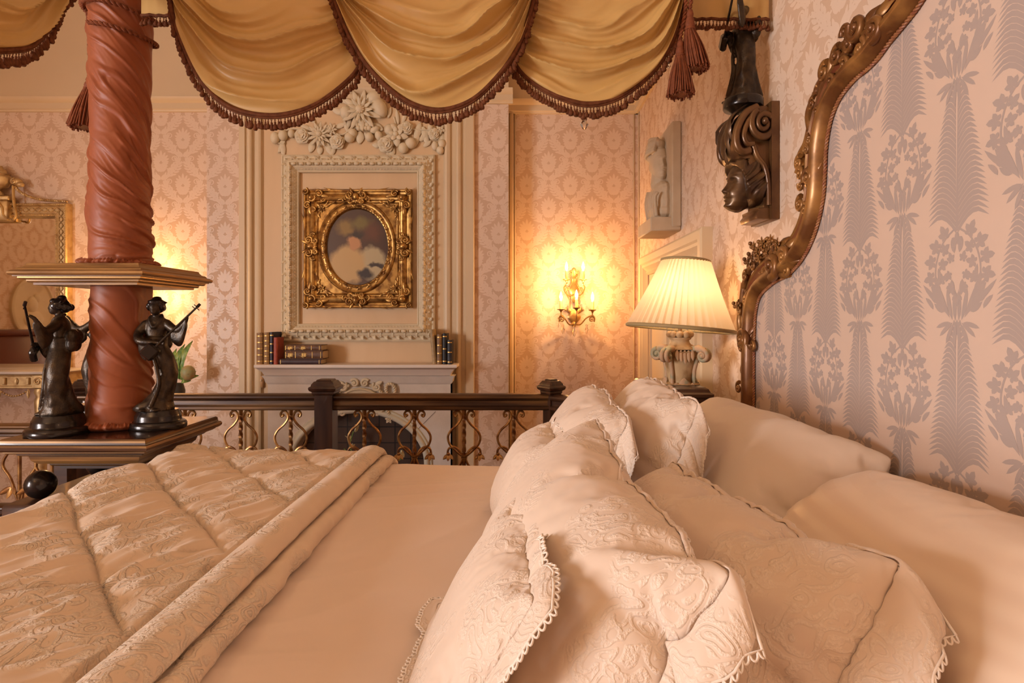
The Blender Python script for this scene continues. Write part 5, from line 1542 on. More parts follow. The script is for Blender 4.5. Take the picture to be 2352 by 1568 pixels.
    # hands: palm and curled fingers
    for (c, d, u) in (((.104, -.034, .322), (.5, -.55, .55), (0, 0, 1)), ((.028, -.058, .238), (1, -.15, -.1), (0, 0, 1))):
        c = Vector(c); d = Vector(d).normalized(); sd = d.cross(Vector((0, -1, .3))).normalized()
        mb.ell(c, (.0075, .0075, .0075), n=8)
        for q in range(4):
            b = c + sd * (q - 1.5) * .0034 + d * .005
            limb(mb, [b, b + d * (.006 + .001 * (q in (1, 2))), b + d * .009 + Vector((0, -.004, .001))], [.0022, .002, .0017], n=6, k=3)
        limb(mb, [c, c + sd * .007 + d * .004], [.0024, .0018], n=6, k=3)
    # toes of sandals
    mb.ell((-.030, -.050, .006), (.014, .02, .007), n=10); mb.ell((.010, -.048, .006), (.013, .018, .007), n=10)
    sculpt(mb, 'robed_body', M['bronze'], root, .0032, 3, rel=False)
    mb = MB()
    mb.ell((-.006, .000, .374), (.026, .026, .018), n=16); mb.ell((-.006, .014, .362), (.024, .018, .022), n=14)
    for s in (-1, 1):
        mb.ell((-.006 + s * .021, -.002, .364), (.0095, .018, .016), n=12)
        mb.ell((-.006 + s * .012, .028, .360), (.010, .012, .012), n=10)
    mb.ell((-.006, -.016, .380), (.020, .012, .011), n=12); mb.ell((-.006, .006, .392), (.016, .014, .009), n=12)
    limb(mb, [(-.030, .012, .384), (-.006, .016, .390), (.024, .012, .378)], [.003, .004, .003], n=6)
    for q in range(5): mb.ell((-.026 + .003 * q, -.008 + .006 * q, .382 + .002 * (q % 2)), .0055, n=8)
    sculpt(mb, 'hair', M['bronze_smooth'], root, .0028, 2, rel=False)
    mb = MB()
    a = Vector((.004, -.066, .212)); b = Vector((.142, -.046, .362))
    d = (b - a).normalized()
    mb.tube([a, a.lerp(b, .5), b], [.0046, .0040, .0034], n=8)
    mb.tube([b, b + d * .012 + Vector((0, .004, .002))], [.0055, .005], n=8)
    sd = d.cross(Vector((0, -1, 0))).normalized()
    for q, s in ((.985, 1), (.96, -1), (1.0, -1)): mb.tube([a.lerp(b, q), a.lerp(b, q) + sd * s * .013], .0016, n=6)
    R = Matrix(((d.x, sd.x, 0, 0), (d.y, sd.y, -1, 0), (d.z, sd.z, 0, 0), (0, 0, 0, 1)))
    mb.box(-.030, .020, -.024, .024, -.011, .011, T=T_(a) @ R, bev=.006)
    mb.build('lute', M['bronze_smooth'], root, rel=False, angle=40)
def oval_base(root, rx, ry, h):
    mb = MB()
    pr = [(1.0, 0), (1.02, .06), (1.02, .22), (.99, .30), (.96, .36), (.84, .42), (.82, .50), (.82, .62), (.80, .74), (.76, .82), (.74, .92), (.70, 1.0), (.0, 1.0)]
    A = [[(rx * f * math.cos(a), ry * f * math.sin(a), h * z) for a in [2 * PI * k / 40 for k in range(40)]] for f, z in pr]
    mb.grid(np.array(A), cv=True)
    return mb.build('oval_base', M['bronze_smooth'], root, rel=False, angle=35)
zt = E - .379
FH = .062
def make_figure(loc, rz, label, src=None, base=None, s=1.0):
    r = thing('bronze_figure', label, 'statuette', loc, rz, 'bronze lute players')
    if src is None:
        figure_parts(r)
        for ch in r.children: ch.location = (0, 0, FH)
    else:
        for ch in src.children:
            if ch.name.startswith('oval_base') or ch.name.startswith('round_base'): continue
            c = ch.copy(); COL.objects.link(c); c.parent = r; c.location = (0, 0, FH)
    if base == 'oval': oval_base(r, .104, .092, FH + .002)
    return r
s2 = make_figure((-1.263, 2.075, zt + .0005), .18, 'dark bronze robed lute player facing the camera, right of the draped post')
oval_base(s2, .090, .078, FH + .002)
s1 = make_figure((-1.535, 1.975, zt + .0005), -1.20, 'dark bronze robed lute player in profile facing left, on the near left of the platform', s2, 'oval')
s3 = make_figure((-1.575, 2.235, zt + .0005), -2.6, 'dark bronze robed lute player almost hidden behind the draped post', s2, 'oval')
# ------------------------------------------------------------------ wall bracket with scroll and carved head, figure on top
BRY0, BRY1 = 1.985, 2.165
BP = .84
br = thing('wall_bracket', 'bronzed carved wall bracket with scroll and youthful head beside the headboard', 'bracket', (XR, (BRY0 + BRY1) / 2, E + .342))
def XZ(p, z): return (XR - p, z)
def slab(mb, pts, y0, y1, bev=.006):
    n = len(pts)
    cx_ = sum(p[0] for p in pts) / n; cz_ = sum(p[1] for p in pts) / n
    def ring(y, s):
        out = []
        for p, z in pts:
            d = Vector((p - cx_, z - cz_)); l = d.length or 1
            q = d * (1 - s / l)
            out.append((XR - BP * (cx_ + q.x), y, z * 0 + cz_ + q.y))
        return out
    mb.grid(np.array([ring(y0, bev), ring(y0 + bev, 0), ring(y1 - bev, 0), ring(y1, bev)]), cv=True, capu=True)
mb = MB()
slab(mb, [(.001, E + .342), (.032, E + .342), (.034, E + .742), (.001, E + .742)], BRY0, BRY1, .003)
body = [(.03, E + .735), (.10, E + .737), (.135, E + .715), (.165, E + .675), (.182, E + .63), (.180, E + .59), (.165, E + .562), (.140, E + .550), (.118, E + .555), (.122, E + .535), (.110, E + .515), (.098, E + .52), (.075, E + .50), (.06, E + .46), (.052, E + .41), (.05, E + .37), (.03, E + .36)]
slab(mb, body, BRY0 + .022, BRY1 - .022, .010)
slab(mb, [(.03, E + .344), (.085, E + .346), (.09, E + .36), (.078, E + .372), (.080, E + .384), (.03, E + .384)], BRY0 + .018, BRY1 - .018, .003)
mb.build('backplate', M['bracket'], br, angle=50)
mb = MB()
for s, yy in ((-1, BRY0 + .012), (1, BRY1 - .012)):
    mb = MB()
    Ty = Matrix(((-BP, 0, 0, XR), (0, 0, s, yy), (0, 1, 0, 0), (0, 0, 0, 1)))   # local x = protrusion
    c = (.058, E + .668)
    mb.scroll(.056, 1.9, .015, Ty @ T_((c[0], c[1], 0)) @ S_(1, -1, 1) @ RZ(-1.0), n=10, seg=44, flat=.8)
    mb.tube([Ty @ Vector((p.x, p.y, .0)) for p in cr([(.085, E + .725), (.13, E + .705), (.160, E + .665), (.172, E + .625), (.165, E + .588), (.142, E + .572), (.115, E + .578)], 6)], .013, n=8)
    mb.tube([Ty @ Vector((p.x, p.y, .0)) for p in cr([(.098, E + .70), (.125, E + .672), (.140, E + .63), (.128, E + .60), (.10, E + .598)], 6)], .010, n=8)
    mb.tube([Ty @ Vector((p.x, p.y, .0)) for p in cr([(.100, E + .59), (.085, E + .555), (.055, E + .52), (.040, E + .46), (.038, E + .39)], 6)], .010, n=8)
    mb.build('scroll', M['bracket'], br, angle=80)
mb = MB()
yc_ = (BRY0 + BRY1) / 2
for k, (dy, L, W_) in enumerate(((0, .20, .055), (-.036, .17, .042), (.036, .17, .042), (-.058, .13, .032), (.058, .13, .032))):
    A = []
    for i in range(13):
        t = i / 12; w = W_ * .5 * math.sin(PI * min(1, .1 + .9 * t)) ** .6 * (.85 + .15 * math.cos(6 * PI * t))
        pz = [interp([0, .25, .5, .75, 1], [.115, .158, .186, .186, .165], t), interp([0, .25, .5, .75, 1], [E + .738, E + .70, E + .64, E + .59, E + .548], t * L / .2)]
        A.append([(XR - BP * pz[0] - .010 * (1 - q * q) - .002, yc_ + dy + w * q, pz[1]) for q in (-1, -.5, 0, .5, 1)])
    mb = MB(); mb.grid(np.array(A)); mb.build('acanthus_leaf', M['bracket_dark'], br, angle=180)
# carved head, looking out from the wall (local forward = -X)
HC = Vector((XR - .083, yc_, E + .476))
def H(f, s, z): return HC + Vector((-f, s, z)) if True else None
PZs = [-.100, -.096, -.085, -.070, -.050, -.030, -.010, .010, .030, .060, .080, .093, .100]
PFr = [.026, .042, .057, .056, .061, .060, .059, .063, .063, .055, .036, .016, .0]
PBk = [.010, .002, -.012, -.030, -.052, -.068, -.078, -.082, -.083, -.074, -.056, -.030, -.004]
PWd = [.004, .014, .028, .040, .049, .055, .058, .060, .060, .053, .038, .022, .004]
def ga(x, w): return math.exp(-(x / w) ** 2)
HT = Matrix.Rotation(-.16, 3, 'Y')
def head_pt(z, a, hair=False):
    f0, f1, wd = interp(PZs, PFr, z), interp(PZs, PBk, z), interp(PZs, PWd, z)
    c, A_ = (f0 + f1) / 2, (f0 - f1) / 2
    ca, sa = math.cos(a), math.sin(a)
    f = c + A_ * math.copysign(abs(ca) ** .92, ca); s_ = wd * math.copysign(abs(sa) ** .92, sa)
    n_f, n_s = ca, sa
    if not hair:
        if ca > 0:
            nose = interp([-.046, -.042, -.034, -.020, .0, .014], [0, .010, .019, .012, .003, 0], z)
            f += nose * ga(s_, .0095 + .005 * ga(z + .037, .008))
            f += .0085 * ga(z + .0535, .0055) * ga(s_, .016) + .0080 * ga(z + .0655, .0055) * ga(s_, .014) - .005 * ga(z + .0595, .0028) * ga(s_, .018) + .007 * ga(z + .086, .010) * ga(s_, .015)
            for q in (-1, 1):
                e = s_ - q * .023
                f += -.0085 * ga(e, .012) * ga(z - .000, .0085) + .0060 * ga(e, .0085) * ga(z + .002, .0055) + .0045 * ga(e, .017) * ga(z - .0155, .005) + .006 * ga(s_ - q * .030, .014) * ga(z + .038, .016)
                f -= .004 * ga(e, .010) * ga(z + .002, .0014)
        d = 0
    else:
        hl = interp([-.09, -.06, -.03, 0, .03, .055, .075, .1], [-.03, .002, .014, .022, .036, .052, .066, .08], z)
        mk = max(0, min(1, (hl - f) / .012 + .5)); mk = mk * mk * (3 - 2 * mk)
        ang = math.atan2(z - .095, f - .03)
        ph = f * 190 + z * 60 + 2.6 * math.sin(z * 40 + f * 18) + sa * 2.0
        rid = .5 + .5 * math.sin(ph); rid2 = .5 + .5 * math.sin(ph * 2.3 + z * 60)
        d = mk * (.012 + .011 * rid + .004 * rid2 + .010 * ga(z + .03, .04) * (abs(sa) > .3)) - (1 - mk) * .012
    p = Vector((f + d * n_f, s_ + d * n_s, z + (d * .8 * max(0, (z - .04) / .06))))
    p = HT @ p
    return HC + Vector((-p.x, p.y, p.z))
def head_mesh(hair, nz, na):
    return np.array([[tuple(head_pt(-.100 + .200 * (i / nz), 2 * PI * k / na, hair)) for k in range(na)] for i in range(nz + 1)])
mb = MB(); mb.grid(head_mesh(False, 130, 150), cv=True, capu=True)
mb.build('carved_face', M['bracket_dark'], br, angle=180)
mb = MB(); mb.grid(head_mesh(True, 110, 170), cv=True, capu=True)
mb.build('carved_hair', M['bracket_dark'], br, angle=180)
s4 = make_figure((XR - .092, yc_ - .005, E + .7435), -1.75, 'dark bronze robed figure standing on the carved bracket, head hidden by the swag fringe', s2)
for ch in s4.children: ch.location = (0, 0, .030)
mb = MB(); mb.lathe([(.066, 0), (.068, .004), (.068, .026), (.064, .032), (.0, .032)], 32); mb.build('round_base', M['bronze_smooth'], s4, rel=False, angle=40)

# ------------------------------------------------------------------ relief plaque on the right wall
pq0, pq1 = XR * F / (1566 - CX), XR * F / (1566 - CX) + .34
plq = thing('bust_plaque', 'cream stone relief of a bust on a slab with ledge, high above the door', 'plaque', (XR, (pq0 + pq1) / 2, E + .5))
mb = MB()
pz1_, pz0_ = PZ(277, pq0), PZ(520, pq0)
mb.box(XR - .052, XR - .001, pq0, pq1, pz0_, pz1_, bev=.006)
mb.box(XR - .165, XR - .001, pq0 + .01, pq1 - .0, pz0_ - .02, pz0_ + .055, bev=.006)
mb.build('slab', M['plaque'], plq, angle=40)
mb = MB()
Tq = on_right(XR - .048, (pq0 + pq1) / 2, (pz0_ + pz1_) / 2 + .02)
def qe(x, y, z, rx, ry, rz_, n=14, a=0): mb.ell((x, y, z), (rx, ry, rz_), n=n, T=Tq, R=Matrix.Rotation(a, 3, 'Z'))
BZ = (pz0_ + pz1_) / 2 + .098; BYc = (pq0 + pq1) / 2
hv = head_mesh(False, 90, 100)
bv = np.zeros_like(hv)
bv[..., 0] = XR - .075 - (hv[..., 1] - HC.y) * .85
bv[..., 1] = BYc + .012 + (hv[..., 0] - HC.x) * 1.12
bv[..., 2] = BZ + (hv[..., 2] - HC.z) * 1.12
mb.grid(bv, cv=True, capu=True)
qe(-.03, .175, .045, .080, .040, .055, a=.25); qe(-.055, .135, .04, .050, .060, .055); qe(-.075, .075, .03, .028, .050, .045)
for k in range(6): mb.tube([Tq @ p for p in cr([(-.10, .085 + .020 * k, .045), (-.04, .130 + .018 * k, .098 - .004 * k), (.040, .148 + .012 * k, .065 - .003 * k)], 5)], .0115, n=6)
limb_pts = [Tq @ Vector(p) for p in ((-.02, .03, .02), (-.01, -.04, .02))]
limb(mb, limb_pts, [.050, .060])
qe(-.0, -.085, .02, .130, .060, .055); qe(-.01, -.15, .02, .142, .11, .062); qe(.0, -.20, .02, .13, .06, .065)
for k in range(6): mb.tube([Tq @ p for p in cr([(-.12 + .05 * k, -.06 - .01 * k, .07), (-.10 + .045 * k, -.14, .085), (-.11 + .042 * k, -.235, .07)], 5)], .010, n=6)
sculpt(mb, 'bust', M['plaque'], plq, .0036, 2)

# ------------------------------------------------------------------ bedside table and lamp
NZ = E - .255
ns = thing('nightstand', 'dark moulded wood nightstand beside the bed below the pleated lamp', 'nightstand', (.626, 2.42, .25))
mb = MB()
rect_stack(mb, .53, .722, 2.225, 2.60, [(0, .251), (.012, .27), (.012, .33), (0, .345), (0, NZ - .10), (.004, NZ - .088), (.014, NZ - .075), (.014, NZ - .06), (.004, NZ - .052), (.004, NZ - .045), (.020, NZ - .036), (.022, NZ - .024), (.012, NZ - .018), (.006, NZ - .006), (-.004, NZ)])
mb.build('cabinet_body', M['wood'], ns, angle=25)
LX, LY = PX(1562, 2.37), 2.37
lamp = thing('table_lamp', 'lit table lamp with pleated cream shade on a carved capital base', 'lamp', (LX, LY, NZ))
mb = MB()
zl = lambda py: PZ(py, LY - .03)
k = LY / F
def sq_ring(hw, z, tw=0, r=.75):
    out = []
    for i in range(24):
        a = 2 * PI * i / 24 + PI / 4
        c_, s_ = math.cos(a), math.sin(a)
        q = (abs(c_) ** (2 / r * .5 + 1.2) + abs(s_) ** (2 / r * .5 + 1.2)) ** (-1 / (2 / r * .5 + 1.2))
        out.append((LX + hw * q * c_ , LY + hw * q * s_, z))
    return out
hw = lambda p: p * k
prof = [(46, 905), (46, 896), (40, 893), (36, 886), (30, 880), (31, 860), (36, 835), (40, 815), (44, 806)]
mb.grid(np.array([sq_ring(hw(a) * .93, NZ + .001 if i == 0 else max(NZ + .002 * i, zl(b))) for i, (a, b) in enumerate(prof)]), cv=True, capu=True)
mb.build('column', M['lampbase'], lamp, angle=50)
mb = MB()
for cx_, cy_ in ((-1, -1), (1, -1), (1, 1), (-1, 1)):
    # corner ribs and volutes
    mb.tube([(LX + cx_ * hw(a), LY + cy_ * hw(a), zl(b)) for a, b in ((33, 897), (24, 880), (25, 850), (30, 825), (36, 806))], .008, n=8)
    Q = T_((LX, LY, 0)) @ RZ(math.atan2(cy_, cx_)) @ Matrix(((1, 0, 0, 0), (0, 0, -1, 0), (0, 1, 0, 0), (0, 0, 0, 1)))
    for dz in (-.010, .010):
        mb.scroll(.024, 1.6, .0095, Q @ T_((hw(58), zl(816), dz)) @ S_(1, -1, 1) @ RZ(-1.6), n=8, seg=26)
    mb.ell((hw(58), zl(816), 0), (.011, .011, .022), n=10, T=Q)
    mb.tube([Q @ Vector(p) for p in ((hw(30), zl(803), 0), (hw(46), zl(800), 0), (hw(60), zl(805), 0))], [.016, .016, .014], n=8)
for q in range(4):
    Q = T_((LX, LY, 0)) @ RZ(q * PI / 2) @ Matrix(((0, 0, 1, 0), (1, 0, 0, 0), (0, 1, 0, 0), (0, 0, 0, 1)))
    for x_ in (-.03, -.015, 0, .015, .03):
        mb.leaf(.055 - abs(x_) * .5, .017, .8, Q @ T_((x_, zl(803), hw(38))) @ RZ(PI) @ RX(-.1), n=6, curl=.3)
    mb.leaf(.05, .05, .5, Q @ T_((0, zl(895), hw(34))), n=6, lobes=2); 
    for x_ in (-.032, .032): mb.leaf(.035, .03, .6, Q @ T_((x_, zl(897), hw(36))), n=5)
mb.build('capital', M['lampbase_red'], lamp, angle=80)
mb = MB()
mb.lathe([(hw(38), zl(802)), (hw(36), zl(797)), (hw(26), zl(794)), (hw(21), zl(786)), (hw(20), zl(782)), (hw(25), zl(778)), (hw(25), zl(775)), (.02, zl(774))], 24, (LX, LY, 0))
for q in range(10):
    a = 2 * PI * q / 10
    mb.ell((LX + hw(24) * math.cos(a), LY + hw(24) * math.sin(a), zl(768)), (hw(8.5), hw(8.5), hw(8)), n=10)
mb.lathe([(hw(22), zl(773)), (hw(22), zl(764)), (.008, zl(762)), (.006, zl(700))], 16, (LX, LY, 0))
mb.build('neck', M['lampbase'], lamp, angle=80)
zs0, zs1 = PZ(754, LY), PZ(598, LY)
R0_, R1_ = 119 * k, 53 * k
Ttilt = T_((LX, LY, zs0)) @ RY(.085) @ RX(-.02) @ T_((-LX, -LY, -zs0))
mb = MB()
np_, nr = 44, 14; A = []
for i in range(nr + 1):
    t = i / nr; R_ = R0_ + (R1_ - R0_) * t + .004 * math.sin(PI * t) * -1
    row = []
    for q in range(np_ * 6):
        a = 2 * PI * q / (np_ * 6); ph = (q % 6) / 6
        pl_ = (.0105 - .004 * t) * (ph - .5) * 1.6 + .0012 * mnoise.noise((a * 6, t * 2, 1))
        rr = R_ + pl_
        aa = a + (.02 * (1 - ph)) * 0
        row.append((LX + .003 * t + rr * math.cos(aa), LY + rr * math.sin(aa), zs0 + (zs1 - zs0) * t))
    A.append(row)
mb.grid(np.array(A), cv=True, T=Ttilt)
mb.build('lamp_shade', M['shade'], lamp, angle=30)
for R_, z_, r_ in ((R0_ + .001, zs0, .0075), (R1_ + .001, zs1, .0055)):
    mb = MB(); mb.tube([(LX + R_ * math.cos(2 * PI * q / 60), LY + R_ * math.sin(2 * PI * q / 60), z_) for q in range(60)], r_, n=8, closed=True, T=Ttilt)
    mb.build('shade_braid', M['shade_trim'], lamp)
LAMP_BULB = (LX - .005, LY, zs0 + .125)
mb = MB(); mb.lathe([(.012, -.05), (.012, -.02), (.022, -.005), (.028, .015), (.02, .035), (.002, .042)], 14, (LX, LY, zs0 + .06)); mb.build('bulb', mat('frosted_bulb', (1, .9, .75), .4, emit=(1, .72, .4), estr=6), lamp)
# twin lamp on the near side, outside the picture
NEAR_BULB = (.66, -.40, zs0 + .10)

# ------------------------------------------------------------------ balustrade round the dais
YR = 3.02
RT = PZ(903, YR); RB = PZ(940, YR)
bal = thing('balustrade', 'dark wood balustrade with gilt iron lyre balusters between bed and fireplace', 'railing', (-1.0, YR, .25))
hr = RT - RB
rp = [(-.030, 0), (-.034, .006), (-.034, .018), (-.026, .024), (-.024, .028), (-.024, .048), (-.028, .052), (-.036, .056), (-.040, .064), (-.038, .072), (-.030, .079), (-.012, .083), (.012, .083), (.030, .079), (.038, .072), (.040, .064), (.036, .056), (.028, .052), (.024, .048), (.024, .028), (.026, .024), (.034, .018), (.034, .006), (.030, 0)]
rp = [(a, b * hr / .083) for a, b in rp]
XCN = PX(1266, YR); XM = PX(750, YR); XLN = PX(190, YR)
mb = MB()
extrude_prof(mb, rp, (XLN, YR, RB), (XCN, YR, RB), (0, 1, 0), (0, 0, 1))
mb.build('top_rail', M['woodgilt'], bal, angle=30)
mb = MB()
dg_ = Vector((.7071, -.7071, 0)); pe = Vector((.7071, .7071, 0))
c0 = Vector((XCN, YR, RB)); c1 = c0 + dg_ * .30
extrude_prof(mb, rp, c0, c1, pe, (0, 0, 1))
mb.build('top_rail', M['wood'], bal, angle=30)
mb = MB()
extrude_prof(mb, [(a, b * .8) for a, b in rp], (XLN, YR, .33), (XCN, YR, .33), (0, 1, 0), (0, 0, 1)); extrude_prof(mb, [(a, b * .8) for a, b in rp], (XCN, YR, .33), tuple(c1 - Vector((0, 0, RB - .33))), pe, (0, 0, 1))
mb.build('bottom_rail', M['woodgilt'], bal, angle=30)
def post(x, y, rot, hw_=.046):
    mb = MB()
    zt_ = PZ(870, YR)
    pr = [(0, .251), (0, PZ(905, YR)), (.006, PZ(904, YR)), (.010, PZ(901, YR)), (.010, PZ(897, YR)), (.020, PZ(894, YR)), (.024, PZ(889, YR)), (.022, PZ(886, YR)), (.014, PZ(884, YR)), (.012, PZ(880, YR)), (.002, PZ(874, YR)), (-.006, PZ(873, YR)), (-.010, zt_)]
    rect_stack(mb, -hw_, hw_, -hw_, hw_, pr)
    o = mb.build('newel_post', M['wood_v'], bal, rel=False, angle=25)
    o.location = (x - bal.location.x, y - bal.location.y, 0 - bal.location.z); o.rotation_euler = (0, 0, rot)
    return o
post(XM, YR - .006, 0, .0455); post(XCN, YR, PI / 4 * .8, .030); post(XLN, YR, PI / 4 * .8, .030)
# one baluster, then copies
def make_baluster():
    mb = MB(); q = YR / F
    def z(py): return PZ(py, YR) - RB
    n = 60; A = []
    for i in range(n + 1):
        t = i / n; zz = z(940) + (z(1045) - z(940)) * t; tw = t * 9 if .12 < t < .95 else 0
        s = .0105 if (.12 < t < .95) else .011
        A.append([(s * math.cos(a + tw), s * math.sin(a + tw), zz) for a in (0, PI / 2, PI, 3 * PI / 2)])
    mb.grid(np.array(A), cv=True)
    zb = .35 - RB
    mb.tube([(0, 0, z(1045)), (0, 0, zb)], .009, n=6)
    for zc in (1046, 1051): mb.lathe([(.012, -.004), (.017, -.002), (.017, .003), (.012, .005)], 10, (0, 0, z(zc)))
    for s in (-1, 1):
        def pp(l): return [(s * x * q, 0, z(y)) for x, y in l]
        mb.tube(cr(pp([(17, 954), (21, 956), (23, 950), (19, 944), (12, 944), (7, 952), (7, 962), (16, 975), (30, 988), (37, 1003), (33, 1020), (20, 1034), (5, 1047)]), 5), .0062, n=7)
        mb.tube(cr(pp([(4, 1048), (12, 1034), (24, 1026), (35, 1030), (38, 1042), (36, 1048)]), 5), .0058, n=7)
        mb.tube(cr(pp([(3, 1052), (10, 1068), (28, 1085), (37, 1105), (28, 1130), (5, 1150)]), 5), .006, n=7)
        mb.ell((s * 17.5 * q, 0, z(953)), .008, n=8)
    o = mb.build('baluster', M['iron'], bal, rel=False, angle=40)
    ob = [o]
    for s in (-1, 1):
        mb = MB()
        T0 = T_((s * 36 * q, 0, z(1040))) @ Matrix(((1, 0, 0, 0), (0, 0, -1, 0), (0, 1, 0, 0), (0, 0, 0, 1)))
        mb.leaf(.038, .022, .5, T0 @ RZ(PI), n=6, curl=.6); mb.leaf(.034, .020, .5, T0 @ T_((0, -.008, 0)) @ RZ(PI - .9), n=6, curl=.6); mb.leaf(.034, .020, .5, T0 @ T_((0, -.008, 0)) @ RZ(PI + .9), n=6, curl=.6)
        mb.ell((0, -.004, .004), (.009, .009, .008), n=8, T=T0)
        l = mb.build('leaf_ornament', M['iron'], o, rel=False, angle=80)
    return o
b0 = make_baluster()
first = True
for px_ in (310, 425, 553, 668, 837, 952, 1066, 1180):
    o = b0 if first else copy_tree(b0, bal)
    first = False
    o.location = (PX(px_, YR) - bal.location.x, 0, RB - bal.location.z)
for d in (.18,):
    o = copy_tree(b0, bal); p = c0 + dg_ * d
    o.location = (p.x - bal.location.x, p.y - bal.location.y, RB - bal.location.z); o.rotation_euler = (0, 0, -PI / 4)
# lower rail by the steps at the far left
low = thing('step_rail', 'low dark wood rail with curled iron stems, glimpsed behind the platform at the left edge', 'railing', (-2.1, 2.75, .25))
YLR = 2.75; lz = PZ(1000, YLR); dh = PZ(972, YLR) - lz
mb = MB(); extrude_prof(mb, [(a, b * dh / hr) for a, b in rp], (PX(-140, YLR), YLR, lz), (PX(150, YLR), YLR, lz), (0, 1, 0), (0, 0, 1)); mb.build('top_rail', M['woodgilt'], low, angle=30)
mb = MB(); extrude_prof(mb, [(a, b * dh / hr) for a, b in rp], (PX(-140, YLR), YLR, PZ(1185, YLR)), (PX(150, YLR), YLR, PZ(1185, YLR)), (0, 1, 0), (0, 0, 1)); mb.box(PX(150, YLR) - .03, PX(150, YLR) + .03, YLR - .03, YLR + .03, .251, PZ(965, YLR)); mb.box(PX(-140, YLR) - .03, PX(-140, YLR) + .03, YLR - .03, YLR + .03, .251, PZ(965, YLR)); mb.build('post', M['wood'], low, angle=30)
for px_ in (-70, 45, 120):
    mb = MB(); q = YLR / F
    x0_ = PX(px_, YLR)
    mb.tube([(x0_, YLR, lz), (x0_, YLR, PZ(1180, YLR))], .009, n=6)
    for s in (-1, 1):
        mb.tube(cr([(x0_ + s * 4 * q, YLR, PZ(1150, YLR)), (x0_ + s * 20 * q, YLR, PZ(1100, YLR)), (x0_ + s * 38 * q, YLR, PZ(1070, YLR)), (x0_ + s * 30 * q, YLR, PZ(1045, YLR)), (x0_ + s * 5 * q, YLR, PZ(1020, YLR))], 5), .0065, n=7)
        T0 = T_((x0_ + s * 20 * q, YLR, PZ(1118, YLR))) @ Matrix(((1, 0, 0, 0), (0, 0, -1, 0), (0, 1, 0, 0), (0, 0, 0, 1)))
        for a in (-.9, 0, .9): mb.leaf(.05, .026, .5, T0 @ RZ(PI + a), n=6, curl=.5)
    mb.build('baluster', M['iron'], low, angle=60)
FILL_BULBS = []  # added unseen ceiling fixture, placed for its light on bed and walls
ch = thing('added_chandelier', 'brass candle chandelier put in to light the room, outside the picture', 'added_chandelier', (-2.2, -1.25, 3.5))
mb = MB(); mb.tube([(-2.2, -1.25, ZC), (-2.2, -1.25, 3.15)], .012, n=8); mb.ell((-2.2, -1.25, 3.2), (.06, .06, .09), n=14)
for k_ in range(6):
    a = PI / 3 * k_; d = Vector((math.cos(a), math.sin(a), 0)); c = Vector((-2.2, -1.25, 3.15))
    mb.tube(cr([c, c + d * .15 + Vector((0, 0, -.06)), c + d * .32 + Vector((0, 0, .0)), c + d * .34 + Vector((0, 0, .08))], 5), .009, n=7)
    p = c + d * .34 + Vector((0, 0, .15)); FILL_BULBS.append(tuple(p))
    mb.tube([p - Vector((0, 0, .08)), p - Vector((0, 0, .03))], .011, n=8)
mb.build('frame', M['sconce'], ch)
# ------------------------------------------------------------------ sheet and quilt
ZS = E - .508
def sheet_z(x, y):
    n = mnoise.noise
    st = (x - .15) * .9
    z = ZS + .010 * n((x * 1.4, y * 2.6, 1.7))
    # long soft creases running out from the pillows
    th = math.radians(interp([.6, .9, 1.2, 1.55, 1.9], [4, 8, 24, 36, 16], y))
    c = y * math.cos(th) - x * math.sin(th); a = x * math.cos(th) + y * math.sin(th)
    w = .05 * n((x * 1.7, y * 1.7, 4.3))
    r1 = 1 - abs(n((a * .9, (c + w) * 6.5, 2.2))) * 3.2
    amp = .35 + .9 * max(0, n((x * 1.6, y * 1.9, 9.4)) + .3)
    z += .0090 * amp * max(-.3, r1)
    r2 = 1 - abs(n((a * 1.3, (c + w) * 15, 6.7))) * 4.5
    z += .0065 * max(0, r2) * max(0, n((x * 2, y * 2, 12.2)) + .3)
    r3 = 1 - abs(n((a * .7 + .3, (c + .5 * w) * 3.4, 21.5))) * 8
    z += .0080 * max(0, r3) * max(0, min(1, .5 + 1.2 * n((x * 1.8, y * 2.4, 17.3))))
    z += .0014 * n((a * 6, c * 30, 3.3))
    if y > 2.06: z -= ((y - 2.06) ** 2) * 9
    if y < .05: z -= ((.05 - y) ** 2) * 9
    return z
sh = thing('fitted_sheet', 'smooth peach white sheet stretched over the mattress between quilt and pillows', 'sheet', (.2, 1.05, ZS))
nx, ny = 210, 330
A = np.zeros((nx + 1, ny + 1, 3))
for i in range(nx + 1):
    x = -.62 + 1.41 * i / nx
    for j in range(ny + 1):
        y = -.06 + 2.24 * j / ny
        A[i, j] = (x, y, sheet_z(x, y))
mb = MB(); mb.grid(A); mb.build('sheet_cloth', M['linen_warm'], sh, angle=180)

